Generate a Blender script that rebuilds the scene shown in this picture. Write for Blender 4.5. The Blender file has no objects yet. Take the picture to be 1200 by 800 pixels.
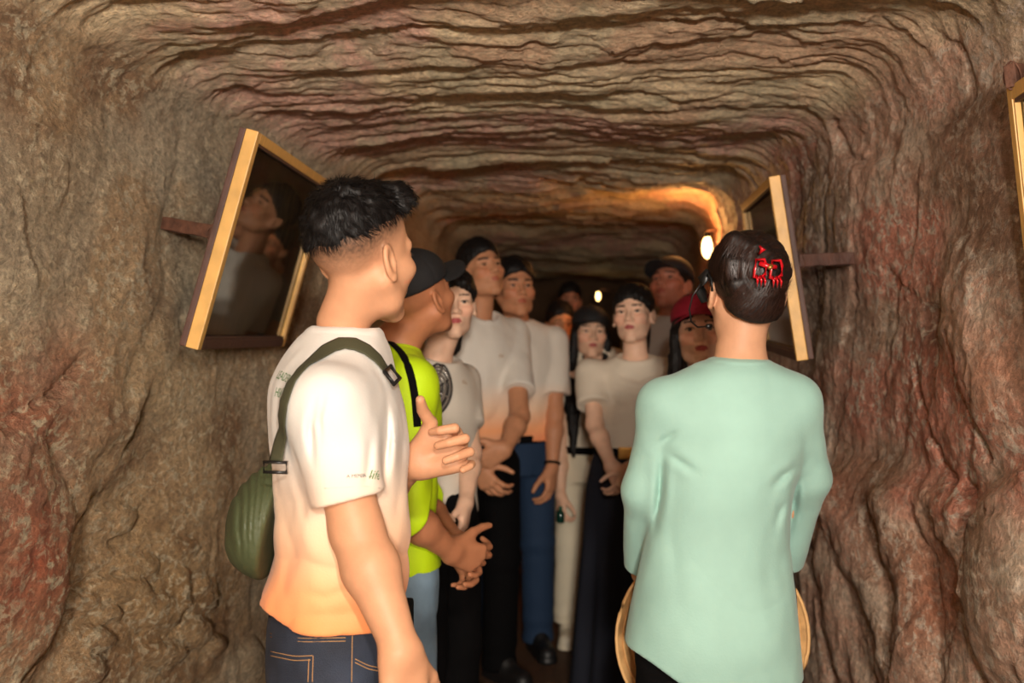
import bpy, bmesh, math, random
import numpy as np
from mathutils import Vector, Matrix, Euler
from mathutils.bvhtree import BVHTree
random.seed(7); np.random.seed(7)
scene = bpy.context.scene
COL = scene.collection
PI = math.pi
# ---------------------------------------------------------------- camera, world, lights, exposure
F = 1167.0; CH = 1.47; HY = 375.0          # focal length in px, camera height, horizon row
cam = bpy.data.cameras.new('camera'); camo = bpy.data.objects.new('camera', cam); COL.objects.link(camo)
cam.lens = 35.0; cam.sensor_width = 36.0; cam.clip_start = 0.05
camo.location = (0, 0, CH); camo.rotation_euler = (PI/2, 0, 0)
cam.shift_y = -(400-HY)/1200.0
cam.dof.use_dof = True; cam.dof.focus_distance = 1.85; cam.dof.aperture_fstop = 3.2
scene.camera = camo
world = bpy.data.worlds.new('world'); scene.world = world; world.use_nodes = True
world.node_tree.nodes['Background'].inputs[0].default_value = (1.0, 0.85, 0.7, 1)
world.node_tree.nodes['Background'].inputs[1].default_value = 0.05
def area(name, loc, target, size, power, color):
    l = bpy.data.lights.new(name, 'AREA'); l.shape = 'DISK'; l.size = size; l.energy = power; l.color = color
    o = bpy.data.objects.new(name, l); COL.objects.link(o); o.location = loc
    d = Vector(target)-Vector(loc); o.rotation_euler = d.to_track_quat('-Z', 'Y').to_euler(); return o
area('flash_light', (0.10, -0.10, 1.84), (0.0, 3.0, 1.55), 0.08, 25, (1.0, 0.92, 0.83))
area('fill_light', (0.12, -1.9, 1.68), (0.05, 3.0, 1.52), 0.32, 140, (1.0, 0.90, 0.78))  # unseen fill added behind the camera to lift the people farther back
vs = scene.view_settings
vs.view_transform = 'Standard'; vs.look = 'None'; vs.gamma = 1.0; vs.exposure = -0.14; vs.use_curve_mapping = False

def pw(px, py, d): return np.array([(px-600.0)/F*d, d, CH-(py-HY)/F*d])
# ---------------------------------------------------------------- helpers: objects and materials
def srgb(r, g, b):
    f = lambda c: ((c/255.0)/12.92 if c/255.0 <= 0.04045 else ((c/255.0+0.055)/1.055)**2.4)
    return (f(r), f(g), f(b), 1.0)
MATS = {}
def mat(name, col=None, rough=0.6, metal=0.0, noise=0.0, nscale=20.0, bump=0.0, bscale=60.0, attr=False, spec=0.5,
        emit=None, trans=0.0, sheen=0.0, grad=None, stretch=(1, 1, 1), sss=0.0, alpha=1.0):
    if name in MATS: return MATS[name]
    m = bpy.data.materials.new(name); m.use_nodes = True; nt = m.node_tree; N = nt.nodes; L = nt.links
    b = N['Principled BSDF']; MATS[name] = m
    b.inputs['Roughness'].default_value = rough; b.inputs['Metallic'].default_value = metal
    b.inputs['Specular IOR Level'].default_value = spec
    if sheen: b.inputs['Sheen Weight'].default_value = sheen
    if trans: b.inputs['Transmission Weight'].default_value = trans
    if sss:
        b.inputs['Subsurface Weight'].default_value = sss; b.inputs['Subsurface Scale'].default_value = 0.006
    tc = N.new('ShaderNodeTexCoord'); mp = N.new('ShaderNodeMapping'); mp.inputs['Scale'].default_value = stretch
    L.new(tc.outputs['Object'], mp.inputs[0])
    src = None
    if attr:
        a = N.new('ShaderNodeAttribute'); a.attribute_name = 'Col'; src = a.outputs['Color']
    elif grad:                                    # dyed gradient along the garment: list of (z, colour)
        sp = N.new('ShaderNodeSeparateXYZ'); L.new(tc.outputs['Object'], sp.inputs[0])
        mr = N.new('ShaderNodeMapRange'); mr.inputs[1].default_value = grad[0][0]; mr.inputs[2].default_value = grad[-1][0]
        L.new(sp.outputs['Z'], mr.inputs[0])
        cr = N.new('ShaderNodeValToRGB'); L.new(mr.outputs[0], cr.inputs[0])
        z0, z1 = grad[0][0], grad[-1][0]
        while len(cr.color_ramp.elements) < len(grad): cr.color_ramp.elements.new(0.5)
        for e, (z, c) in zip(cr.color_ramp.elements, grad):
            e.position = (z-z0)/(z1-z0); e.color = c
        src = cr.outputs['Color']
    if noise > 0:
        n = N.new('ShaderNodeTexNoise'); n.inputs['Scale'].default_value = nscale; n.inputs['Detail'].default_value = 5
        L.new(mp.outputs[0], n.inputs['Vector'])
        mr = N.new('ShaderNodeMapRange'); mr.inputs[1].default_value = 0.3; mr.inputs[2].default_value = 0.7
        mr.inputs[3].default_value = 1-noise; mr.inputs[4].default_value = 1+noise
        L.new(n.outputs['Fac'], mr.inputs[0])
        mx = N.new('ShaderNodeVectorMath'); mx.operation = 'SCALE'
        if src is not None: L.new(src, mx.inputs[0])
        else: mx.inputs[0].default_value = col[:3]
        L.new(mr.outputs[0], mx.inputs['Scale']); src = mx.outputs[0]
    if src is not None: L.new(src, b.inputs['Base Color'])
    else: b.inputs['Base Color'].default_value = col
    if bump > 0:
        n = N.new('ShaderNodeTexNoise'); n.inputs['Scale'].default_value = bscale; n.inputs['Detail'].default_value = 4
        L.new(mp.outputs[0], n.inputs['Vector'])
        bp = N.new('ShaderNodeBump'); bp.inputs['Strength'].default_value = bump; bp.inputs['Distance'].default_value = 0.004
        L.new(n.outputs['Fac'], bp.inputs['Height']); L.new(bp.outputs[0], b.inputs['Normal'])
    if emit:
        b.inputs['Emission Color'].default_value = emit[0]; b.inputs['Emission Strength'].default_value = emit[1]
    return m

def link(name, me, m=None, parent=None):
    o = bpy.data.objects.new(name, me); COL.objects.link(o)
    if m is not None: me.materials.append(m)
    if parent is not None: o.parent = parent
    return o
def empty(name, loc, rz, label, cat, group=None):
    o = bpy.data.objects.new(name, None); COL.objects.link(o); o.location = loc; o.rotation_euler = (0, 0, rz)
    o.empty_display_size = 0.1
    o['label'] = label; o['category'] = cat
    if group: o['group'] = group
    return o
def npmesh(name, V, Q, cols=None, smooth=True):
    me = bpy.data.meshes.new(name)
    Q = np.asarray(Q, dtype=np.int32); k = Q.shape[1]
    me.vertices.add(len(V)); me.vertices.foreach_set('co', np.asarray(V, dtype=np.float32).ravel())
    me.loops.add(Q.size); me.loops.foreach_set('vertex_index', Q.ravel())
    me.polygons.add(len(Q)); me.polygons.foreach_set('loop_start', np.arange(0, Q.size, k, dtype=np.int32))
    me.polygons.foreach_set('use_smooth', np.full(len(Q), smooth))
    me.update(calc_edges=True)
    if cols is not None:
        a = me.color_attributes.new('Col', 'FLOAT_COLOR', 'POINT')
        c = np.ones((len(V), 4), dtype=np.float32); c[:, :3] = cols[:, :3]
        a.data.foreach_set('color', c.ravel())
    return me
def box_mesh(name, lo, hi, bev=0.0):
    bm = bmesh.new(); bmesh.ops.create_cube(bm, size=1.0)
    lo = Vector(lo); hi = Vector(hi)
    for v in bm.verts: v.co = Vector([lo[i]+(v.co[i]+0.5)*(hi[i]-lo[i]) for i in range(3)])
    if bev: bmesh.ops.bevel(bm, geom=bm.edges[:], offset=bev, segments=2, affect='EDGES', profile=0.6)
    me = bpy.data.meshes.new(name); bm.to_mesh(me); bm.free(); return me
def tube(name, pts, r, n=8, closed=False, flat=1.0, nrm=None):
    """tube through pts; r scalar or list; flat/nrm squash it along a normal (ribbons)"""
    P = [Vector(p) for p in pts]; k = len(P); V = []; Q = []
    up = Vector((0, 0, 1))
    for i, p in enumerate(P):
        a = P[i-1] if (i > 0 or closed) else P[0]; b = P[(i+1) % k] if (i < k-1 or closed) else P[-1]
        t = (b-a).normalized()
        u = Vector(nrm[i]) if nrm is not None else (up if abs(t.dot(up)) < 0.95 else Vector((1, 0, 0)))
        s = t.cross(u).normalized(); w = s.cross(t).normalized()
        rr = r[i] if isinstance(r, (list, tuple, np.ndarray)) else r
        for j in range(n):
            th = 2*PI*j/n; V.append(p+s*math.cos(th)*rr+w*math.sin(th)*rr*flat)
    m = k if closed else k-1
    for i in range(m):
        for j in range(n):
            a = i*n+j; b = i*n+(j+1) % n; c = ((i+1) % k)*n+(j+1) % n; d = ((i+1) % k)*n+j
            Q.append((a, d, c, b))
    bm = bmesh.new(); vs_ = [bm.verts.new(v) for v in V]
    for q in Q: bm.faces.new([vs_[i] for i in q])
    if not closed:
        bm.faces.new([vs_[j] for j in range(n)]); bm.faces.new([vs_[(k-1)*n+j] for j in reversed(range(n))])
    bmesh.ops.recalc_face_normals(bm, faces=bm.faces[:])
    for f in bm.faces: f.smooth = True
    me = bpy.data.meshes.new(name); bm.to_mesh(me); bm.free(); return me
# ---------------------------------------------------------------- noise
def _h(i, j, k, seed):
    n = (i.astype(np.int64)*374761393 + j.astype(np.int64)*668265263 + k.astype(np.int64)*1274126177 + seed*974634777) & 0xffffffff
    n = ((n ^ (n >> 13))*1274126177) & 0xffffffff
    return ((n ^ (n >> 16)) & 0xffff).astype(np.float32)/65535.0
def vn(x, y, z=0.0, seed=0):
    x = np.asarray(x, dtype=np.float32); y = np.asarray(y, dtype=np.float32)+x*0; z = np.asarray(z, dtype=np.float32)+x*0
    xi = np.floor(x); yi = np.floor(y); zi = np.floor(z)
    u = x-xi; v = y-yi; w = z-zi
    u = u*u*(3-2*u); v = v*v*(3-2*v); w = w*w*(3-2*w)
    r = 0
    for a in (0, 1):
        for b in (0, 1):
            for c in (0, 1):
                r = r + _h(xi+a, yi+b, zi+c, seed)*(u if a else 1-u)*(v if b else 1-v)*(w if c else 1-w)
    return r*2-1
def fbm(x, y, z=0.0, seed=0, oct=4, gain=0.5):
    r = 0; a = 1.0; t = 0
    for o in range(oct):
        r = r+a*vn(x*2**o, y*2**o, np.asarray(z)*2**o, seed+o*17); t += a; a *= gain
    return r/t
def sst(a, b, x):
    t = np.clip((x-a)/(b-a), 0, 1); return t*t*(3-2*t)
def pdist(px, py, poly):
    """distance to a polyline and side sign"""
    best = np.full(px.shape, 1e9, dtype=np.float32); sg = np.ones_like(best)
    for (x0, y0), (x1, y1) in zip(poly[:-1], poly[1:]):
        dx, dy = x1-x0, y1-y0; t = np.clip(((px-x0)*dx+(py-y0)*dy)/(dx*dx+dy*dy), 0, 1)
        d = np.hypot(px-x0-t*dx, py-y0-t*dy); s = np.sign(dx*(py-y0)-dy*(px-x0))
        m = d < best; best = np.where(m, d, best); sg = np.where(m, s, sg)
    return best, sg
# ================================================================ THE TUNNEL (structure)
def xl(y): return np.interp(y, [-3, 1.4, 2.1, 2.6, 3.2, 4.0, 5.0, 6.5, 8, 12], [-1.02, -0.99, -0.93, -0.87, -0.78, -0.64, -0.55, -0.45, -0.3, 0.0])
def xr(y): return np.interp(y, [-3, 3.4, 4.2, 5.0, 6.5, 8, 12], [0.98, 0.98, 1.0, 1.06, 1.2, 1.3, 1.5])
ZC = 2.10
def zc(y): return np.interp(y, [-3, 1.5, 4, 5.2, 6.6, 8, 9, 12], [2.16, 2.12, ZC, 2.09, 2.10, 1.98, 1.93, 1.93])
yl = np.concatenate([np.arange(-3, 1.2, 0.1), np.arange(1.2, 3.2, 0.0085), np.arange(3.2, 4.9, 0.0105), np.geomspace(4.9, 11.5, 110)])
NW, NA, NC = 150, 40, 150
sw = np.linspace(0, 1, NW); sa = np.linspace(0, 1, NA+1)[1:]; sc_ = np.linspace(0, 1, NC+1)[1:-1]
def base_section(y):
    """points (x,z) and inward normals round the section at depth y"""
    L, R, C = xl(y), xr(y), zc(y); r = 0.17
    X = []; Z = []; NX = []; NZ = []
    X += list(np.full(NW, L)); Z += list(sw*(C-r)); NX += [1]*NW; NZ += [0]*NW
    th = PI-sa*PI/2
    X += list(L+r+r*np.cos(th)); Z += list(C-r+r*np.sin(th)); NX += list(-np.cos(th)); NZ += list(-np.sin(th))
    X += list(L+r+sc_*(R-L-2*r)); Z += [C]*(NC-1); NX += [0]*(NC-1); NZ += [-1]*(NC-1)
    th = (PI/2-np.concatenate([[0], sa])*PI/2)
    X += list(R-r+r*np.cos(th)); Z += list(C-r+r*np.sin(th)); NX += list(-np.cos(th)); NZ += list(-np.sin(th))
    X += list(np.full(NW-1, R)); Z += list(sw[::-1][1:]*(C-r)); NX += [-1]*(NW-1); NZ += [0]*(NW-1)
    return X, Z, NX, NZ
secs = [base_section(y) for y in yl]
BX = np.array([s[0] for s in secs], dtype=np.float32); BZ = np.array([s[1] for s in secs], dtype=np.float32)
NXn = np.array([s[2] for s in secs], dtype=np.float32); NZn = np.array([s[3] for s in secs], dtype=np.float32)
BY = np.repeat(yl[:, None], BX.shape[1], 1).astype(np.float32)
vis = np.where(BY > 0.9, 1.0, 0.0); yy_ = np.maximum(BY, 0.9)
PXs = 600+F*BX/yy_; PYs = HY-F*(BZ-CH)/yy_
cm = sst(0.5, 1.0, -NZn)                       # ceiling mask
wm = 1-cm
left = (NXn > 0.3).astype(np.float32); right = (NXn < -0.3).astype(np.float32)
D = np.zeros_like(BX)                             # inward displacement
D += 0.05*fbm(BX*1.5, BY*1.5, BZ*1.5, 3, 3)
D += wm*(0.015*fbm(BY*2.2, BZ*2.4, BX*3, 11, 3) + 0.007*fbm(BY*6+BZ*2*right, BZ*9, 0, 23, 4, .6) + 0.0055*fbm(BY*24, BZ*42, 0, 29, 3, .65))
D += 0.003*fbm(BX*40, BY*28, BZ*40, 31, 2)
wz1 = BY*3.6+BZ*1.5+.35*fbm(BY*2, BZ*3, 0, 75, 3)
D += right*wm*(0.008*sst(-.05, .02, vn(wz1*1.3, BZ*1.5, 0, 71)+.1*vn(BY*12, BZ*16, 0, 76))+0.005*sst(-.05, .03, vn(wz1*3.1, BZ*4.0, 0, 73)+.15*vn(BY*16, BZ*24, 0, 77)))
D += left*wm*(0.006*sst(-.06, .03, vn(BY*3-BZ*1, BZ*3.2, 0, 72)+.15*vn(BY*10, BZ*20, 0, 78))+.004*sst(-.08, .05, vn(BY*7, BZ*11, 0, 74)))
# layered roof: ledges that step up and fall back
wy = BY + 0.20*fbm(BX*1.2, BY*0.7, 0, 41, 2) + 0.05*fbm(BX*3.6, BY*2, 0, 43, 2) + 0.016*fbm(BX*13, BY*7, 0, 47, 3)
CD = np.zeros_like(BX)
cracks = [(1.62, .025, .3), (2.10, .05, .5), (2.27, .045, .3), (2.52, .028, .3), (2.83, .035, .35), (3.32, .03, .4), (4.02, .095, .55), (4.62, .085, .45), (5.7, .03, .4), (7.2, .05, .5), (8.4, .06, .5)]
for i, (yc, h, Lf) in enumerate(cracks):
    off = 0.05*vn(BX*1.7+i*3.1, BX*0+i, 0, 101+i)+0.022*vn(BX*6.0+i*1.7, BX*0, 0, 151+i)+0.010*vn(BX*19.0+i*1.7, BX*0, 0, 171+i)
    m = np.clip(0.65+1.0*vn(BX*1.9+i*7.7, BX*0+i, 0, 201+i), 0.05, 1.5)
    if abs(yc-4.02) < .01: m = np.maximum(m, .7)
    if abs(yc-4.62) < .01: m = sst(0.05, .3, BX)*1.2
    t = wy+off-yc
    CD += (1.0 if abs(yc-4.02) < .01 else .55)*h*m*sst(0, 0.014, t)*np.exp(-np.maximum(t, 0)/Lf)
# broken plates of the bedding, long across the tunnel
for j, (fx, fy, h) in enumerate([(.8, 4.2, .014), (1.3, 8.5, .012), (2.2, 15, .010), (3.6, 26, .008), (7.0, 48, .005)]):
    q = vn(BX*fx+.25*vn(BX*5, BY*6, 0, 712+j), wy*fy+.25*vn(BX*6, BY*5, 0, 722+j)+.12*vn(BX*22, BY*16, 0, 742+j), 0, 702+j)+.16*vn(BX*fx*5, wy*fy*2.2, 0, 732+j)
    wd = .012*fy
    CD -= .72*h*(sst(-.03-.004*fy, .0, q)*1.0+.5*np.clip(q, -1, .2))
D += -cm*CD + cm*(0.010*fbm(BX*4, BY*7, 0, 61, 4)+0.008*(.5-np.abs(fbm(BX*18, BY*34, 0, 63, 4, .65))))-0.012*cm
# features seen on the walls, measured in the picture and pressed into the rock
feats = []
def groove(poly, w, a): feats.append(('g', poly, w, a))
def step(poly, w, a): feats.append(('s', poly, w, a))
def lump(x, y, rx, ry, a, ang=0): feats.append(('b', x, y, rx, ry, a, ang))
step([(0, 497), (30, 480), (70, 455), (100, 425), (120, 380)], 26, -0.03)
groove([(0, 497), (30, 480), (70, 455), (100, 425)], 3.0, 0.022)
step([(40, 800), (75, 745), (92, 690), (95, 665), (108, 630), (126, 585), (140, 545)], 30, 0.055)
groove([(30, 800), (62, 755), (90, 700), (93, 668), (106, 630), (124, 585)], 3.2, 0.03)
lump(0, 650, 95, 150, 0.045)
for (x, y, rx, ry, a) in [(150, 610, 24, 20, .02), (118, 705, 17, 13, .018), (155, 690, 20, 17, .022), (183, 715, 26, 22, .024), (122, 748, 20, 15, .024), (168, 660, 20, 14, .018),
                          (205, 690, 10, 26, .02), (225, 740, 22, 18, .022), (110, 785, 22, 20, .024), (250, 755, 12, 13, .022), (190, 765, 26, 16, .022), (235, 690, 14, 14, .014), (240, 705, 12, 10, .014), (140, 720, 12, 10, .018), (295, 770, 12, 26, .02), (205, 640, 18, 14, .012)]:
    lump(x, y, rx, ry, a)
groove([(178, 602), (168, 625), (150, 640)], 4, .022); groove([(115, 690), (132, 670), (165, 665)], 4, .016); groove([(212, 680), (214, 700), (206, 718)], 5, .024)
groove([(213, 130), (205, 200), (190, 330), (160, 420), (150, 470)], 7, .008)
step([(262, 140), (240, 230), (215, 330), (200, 420)], 16, 0.012)
groove([(15, 230), (40, 330), (5, 340)], 4, -.008); groove([(20, 138), (75, 165)], 3, -.008)
# right wall
groove([(985, 135), (988, 150), (1005, 178), (1022, 192)], 4, .03); step([(985, 110), (990, 150), (1030, 195), (1075, 165)], 12, -.03)
groove([(1040, 18), (1060, 40), (1085, 52), (1128, 66), (1140, 110)], 3, .016)
groove([(1125, 395), (1135, 450), (1150, 490), (1160, 540)], 2.6, .02); step([(1085, 360), (1108, 385), (1128, 420), (1150, 490), (1162, 545)], 14, .015)
groove([(1070, 430), (1083, 480), (1096, 540), (1118, 570)], 2.6, .022)
lump(1090, 375, 16, 22, -.02); lump(1185, 470, 30, 60, .006)
step([(945, 556), (1000, 548), (1060, 560), (1110, 575), (1150, 590), (1200, 560)], 22, -.045)
for poly, w, a in [([(985, 570), (1010, 640), (1040, 720), (1062, 800)], 17, .045), ([(1045, 590), (1065, 660), (1085, 800)], 16, .03),
                   ([(958, 590), (985, 680), (1010, 800)], 10, .012), ([(1032, 590), (1040, 660), (1060, 800)], 6, -.03), ([(1070, 600), (1090, 700), (1105, 800)], 5, -.022), ([(958, 640), (972, 720), (985, 800)], 5, -.025)]:
    groove(poly, w, -a)
lump(1205, 705, 72, 110, .060); groove([(1142, 610), (1133, 650), (1140, 700), (1158, 800)], 5, .04)
groove([(1133, 570), (1148, 600), (1142, 620)], 4, .03)
lump(1100, 700, 30, 70, -.02)
fm = wm*vis
wpx = PXs+5*vn(BY*6, BZ*9, 0, 301)+2.0*vn(BY*18, BZ*30, 0, 302); wpy = PYs+5*vn(BY*6, BZ*9, 5, 303)+2.0*vn(BY*18, BZ*30, 4, 304)
for f in feats:
    if f[0] == 'g':
        d, s = pdist(wpx, wpy, f[1]); D -= fm*f[3]*np.exp(-(d/f[2])**2)
    elif f[0] == 's':
        d, s = pdist(wpx, wpy, f[1]); (ex0, ey0), (ex1, ey1) = f[1][0], f[1][-1]
        en = sst(0, 55, np.minimum(np.hypot(wpx-ex0, wpy-ey0)+(60 if ex0 < 5 or ey0 > 795 else 0), np.hypot(wpx-ex1, wpy-ey1)+(60 if ex1 > 1195 or ey1 > 795 else 0)))
        D -= fm*en*f[3]*(sst(-1, 1, s*d/f[2])-0.5)*np.exp(-(d/70.0)**2)
    else:
        q = (((PXs+wpx)/2-f[1])/f[3])**2+(((PYs+wpy)/2-f[2])/f[4])**2
        D += fm*f[5]*np.clip(1-q, 0, 1)**(.42 if f[3] < 40 else .7)*(1.25 if f[3] < 40 else 1)
TX = BX+D*NXn; TZ = BZ+D*NZn; TY = BY
# colours that belong to the rock
def lin(*c): return np.array(srgb(*c)[:3], dtype=np.float32)
def mixc(C, c, m): return C*(1-m[..., None])+c*m[..., None]
n1 = fbm(BX*2, BY*1.5, BZ*2.4, 401, 5, .6)*.8+.5; n2 = fbm(BX*6, BY*3.5, BZ*6, 402, 5, .6)*.8+.5; n3 = fbm(BX*14, BY*7, BZ*12, 403, 4, .6)*.8+.5
C = np.ones(BX.shape+(3,), dtype=np.float32)*lin(176, 148, 114)
C = mixc(C, lin(142, 112, 84), sst(.45, .7, n2))
C = mixc(C, lin(176, 162, 138), sst(.5, .72, n1)*.8)
CR = np.ones_like(C)*lin(180, 142, 120); CR = mixc(CR, lin(150, 118, 96), sst(.42, .65, n2)); CR = mixc(CR, lin(188, 166, 144), sst(.5, .75, n3)*.75); CR = mixc(CR, lin(178, 112, 92), sst(.55, .75, n1)*.8)
C = mixc(C, lin(0, 0, 0), right*0)
C = C*(1-right[..., None])+CR*right[..., None]
CC = np.ones_like(C)*lin(198, 176, 142)
lay = vn(BX*1.2, wy*7, 0, 411)*.5+.5
CC = mixc(CC, lin(176, 144, 116), sst(.4, .7, lay)); CC = mixc(CC, lin(190, 146, 130), sst(.55, .75, n1)*.8); CC = mixc(CC, lin(176, 166, 136), sst(.5, .7, n2)*.6)
C = C*(1-cm[..., None])+CC*cm[..., None]
def blob(x, y, rx, ry, c, a):
    global C
    q = ((wpx-x)/rx)**2+((wpy-y)/ry)**2
    C = mixc(C, lin(*c), fm*a*np.exp(-q*1.2)*(0.6+0.5*n2))
blob(25, 660, 70, 120, (168, 86, 62), .9); blob(80, 430, 45, 60, (158, 92, 64), .7); blob(20, 480, 70, 60, (160, 92, 66), .7)
blob(180, 700, 110, 120, (142, 108, 62), .6); blob(215, 340, 26, 75, (150, 142, 122), .8); blob(235, 210, 25, 80, (150, 136, 116), .7)
blob(200, 480, 50, 55, (178, 160, 128), .5); blob(60, 200, 60, 90, (140, 112, 78), .5)
blob(1085, 390, 26, 45, (120, 66, 48), .8); blob(1100, 690, 40, 110, (170, 104, 76), .7); blob(1000, 590, 25, 60, (160, 96, 72), .6); blob(1190, 440, 30, 60, (168, 104, 72), .6)
blob(950, 350, 50, 220, (120, 100, 84), .6); blob(1170, 20, 70, 60, (176, 158, 126), .6)

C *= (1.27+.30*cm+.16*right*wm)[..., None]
def rock_mat(name, fleck, stretch, famt):
    m = bpy.data.materials.new(name); m.use_nodes = True; nt = m.node_tree; N = nt.nodes; L = nt.links; b = N['Principled BSDF']
    b.inputs['Roughness'].default_value = 0.55; b.inputs['Specular IOR Level'].default_value = 0.42
    a = N.new('ShaderNodeAttribute'); a.attribute_name = 'Col'
    tc = N.new('ShaderNodeTexCoord'); mp = N.new('ShaderNodeMapping'); mp.inputs['Scale'].default_value = stretch
    L.new(tc.outputs['Object'], mp.inputs[0])
    n = N.new('ShaderNodeTexNoise'); n.inputs['Scale'].default_value = 46; n.inputs['Detail'].default_value = 8; n.inputs['Roughness'].default_value = .72; n.inputs['Distortion'].default_value = .5
    L.new(mp.outputs[0], n.inputs['Vector'])
    cr = N.new('ShaderNodeValToRGB'); e = cr.color_ramp.elements; e[0].position = .50; e[0].color = (0, 0, 0, 1); e[1].position = .59; e[1].color = (1, 1, 1, 1)
    L.new(n.outputs['Fac'], cr.inputs[0])
    n3 = N.new('ShaderNodeTexNoise'); n3.inputs['Scale'].default_value = 5.5; n3.inputs['Detail'].default_value = 4; L.new(tc.outputs['Object'], n3.inputs['Vector'])
    m3 = N.new('ShaderNodeMapRange'); m3.inputs[1].default_value = .38; m3.inputs[2].default_value = .62; m3.inputs[3].default_value = famt*.35; m3.inputs[4].default_value = famt*1.5; L.new(n3.outputs['Fac'], m3.inputs[0])
    ml = N.new('ShaderNodeMath'); ml.operation = 'MULTIPLY'; L.new(m3.outputs[0], ml.inputs[1]); L.new(cr.outputs[0], ml.inputs[0])
    mx = N.new('ShaderNodeMix'); mx.data_type = 'RGBA'; L.new(ml.outputs[0], mx.inputs[0]); L.new(a.outputs['Color'], mx.inputs[6]); mx.inputs[7].default_value = fleck
    n2_ = N.new('ShaderNodeTexNoise'); n2_.inputs['Scale'].default_value = 90; n2_.inputs['Detail'].default_value = 8; n2_.inputs['Roughness'].default_value = .7
    L.new(mp.outputs[0], n2_.inputs['Vector'])
    mr = N.new('ShaderNodeMapRange'); mr.inputs[1].default_value = .3; mr.inputs[2].default_value = .7; mr.inputs[3].default_value = .52; mr.inputs[4].default_value = 1.45
    L.new(n2_.outputs['Fac'], mr.inputs[0])
    sc = N.new('ShaderNodeVectorMath'); sc.operation = 'SCALE'; L.new(mx.outputs[2], sc.inputs[0]); L.new(mr.outputs[0], sc.inputs['Scale'])
    L.new(sc.outputs[0], b.inputs['Base Color'])
    ad = N.new('ShaderNodeMath'); ad.operation = 'MULTIPLY_ADD'; ad.inputs[1].default_value = .6; L.new(n.outputs['Fac'], ad.inputs[0]); L.new(n2_.outputs['Fac'], ad.inputs[2])
    bp = N.new('ShaderNodeBump'); bp.inputs['Strength'].default_value = 1.0; bp.inputs['Distance'].default_value = .020
    L.new(ad.outputs[0], bp.inputs['Height']); L.new(bp.outputs[0], b.inputs['Normal'])
    return m
def strip(name, i0, i1, m):
    V = np.stack([TX[:, i0:i1+1], TY[:, i0:i1+1], TZ[:, i0:i1+1]], -1); ny, nu = V.shape[:2]
    c = C[:, i0:i1+1].reshape(-1, 3)
    idx = np.arange(ny*nu).reshape(ny, nu)
    Q = np.stack([idx[:-1, :-1], idx[:-1, 1:], idx[1:, 1:], idx[1:, :-1]], -1).reshape(-1, 4)
    o = link(name, npmesh(name, V.reshape(-1, 3), Q, c), m); o['kind'] = 'structure'; return o
iL = NW+NA//2; iR = NW+NA+NC-1+1+NA//2
strip('wall_left', 0, iL, rock_mat('rock_left', srgb(214, 196, 164), (1.0, .62, .95), .9))
strip('ceiling', iL, iR, rock_mat('rock_ceiling', srgb(214, 192, 158), (.55, .8, 1.0), .5))
strip('wall_right', iR, BX.shape[1]-1, rock_mat('rock_right', srgb(222, 200, 178), (1.0, .62, .70), .9))
def grid_obj(name, fx, nu, nv, m, col):
    u, v = np.meshgrid(np.linspace(0, 1, nu), np.linspace(0, 1, nv)); X, Y, Z = fx(u, v)
    idx = np.arange(nu*nv).reshape(nv, nu); Q = np.stack([idx[:-1, :-1], idx[:-1, 1:], idx[1:, 1:], idx[1:, :-1]], -1).reshape(-1, 4)
    nn = (fbm(X*5, Y*5, Z*5, 501, 4)*.5+.5)[..., None]
    c = (lin(*col)*(0.6+0.8*nn)).reshape(-1, 3)
    o = link(name, npmesh(name, np.stack([X, Y, Z], -1).reshape(-1, 3), Q, c), m); o['kind'] = 'structure'; return o
rf = rock_mat('rock_floor', srgb(120, 86, 56), (1, 1, 1), .15)
def ffl(u, v):
    y = -3+14.6*v; x = (xl(y)-.12)+(xr(y)-xl(y)+.24)*u; return x, y, 0.0-0.012*np.abs(fbm(x*3, y*3, 0, 511, 3))
grid_obj('floor', ffl, 50, 300, rf, (92, 62, 40))
def fbk(u, v):
    x = -.3+2.1*u; z = -.05+2.2*v; return x, 11.4+.12*fbm(x*2, z*2, 0, 521, 3), z
grid_obj('wall_back', fbk, 40, 40, rf, (110, 82, 58))
# ================================================================ SDF kit for bodies and clothes
def smin(a, b, k):
    h = np.maximum(k-np.abs(a-b), 0)/k; return np.minimum(a, b)-h*h*k*0.25
def smax(a, b, k): return -smin(-a, -b, k)
def rc(x, y, z, a, b, r1, r2):
    ax, ay, az = [float(v) for v in a]; bx, by, bz = [float(v)-float(w) for v, w in zip(b, a)]
    l2 = bx*bx+by*by+bz*bz+1e-12
    t = np.clip(((x-ax)*bx+(y-ay)*by+(z-az)*bz)/l2, 0, 1)
    return np.sqrt((x-ax-t*bx)**2+(y-ay-t*by)**2+(z-az-t*bz)**2)-(r1+(r2-r1)*t)
def el(x, y, z, c, r):
    px, py, pz = x-c[0], y-c[1], z-c[2]
    k0 = np.sqrt((px/r[0])**2+(py/r[1])**2+(pz/r[2])**2)
    k1 = np.sqrt((px/r[0]**2)**2+(py/r[1]**2)**2+(pz/r[2]**2)**2)+1e-9
    return k0*(k0-1)/k1
def loft_rows(rows):
    """rows (z, cx, cy, rx, ry) resampled smoothly"""
    R = np.array(sorted(rows), dtype=np.float64); z = R[:, 0]; zz = np.linspace(z[0], z[-1], 80); out = [zz]
    for c in range(1, 5):
        v = R[:, c]; m = np.gradient(v, z); i = np.clip(np.searchsorted(z, zz)-1, 0, len(z)-2)
        h = z[i+1]-z[i]; t = (zz-z[i])/h
        out.append((2*t**3-3*t**2+1)*v[i]+(t**3-2*t**2+t)*h*m[i]+(-2*t**3+3*t**2)*v[i+1]+(t**3-t**2)*h*m[i+1])
    return out
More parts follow.
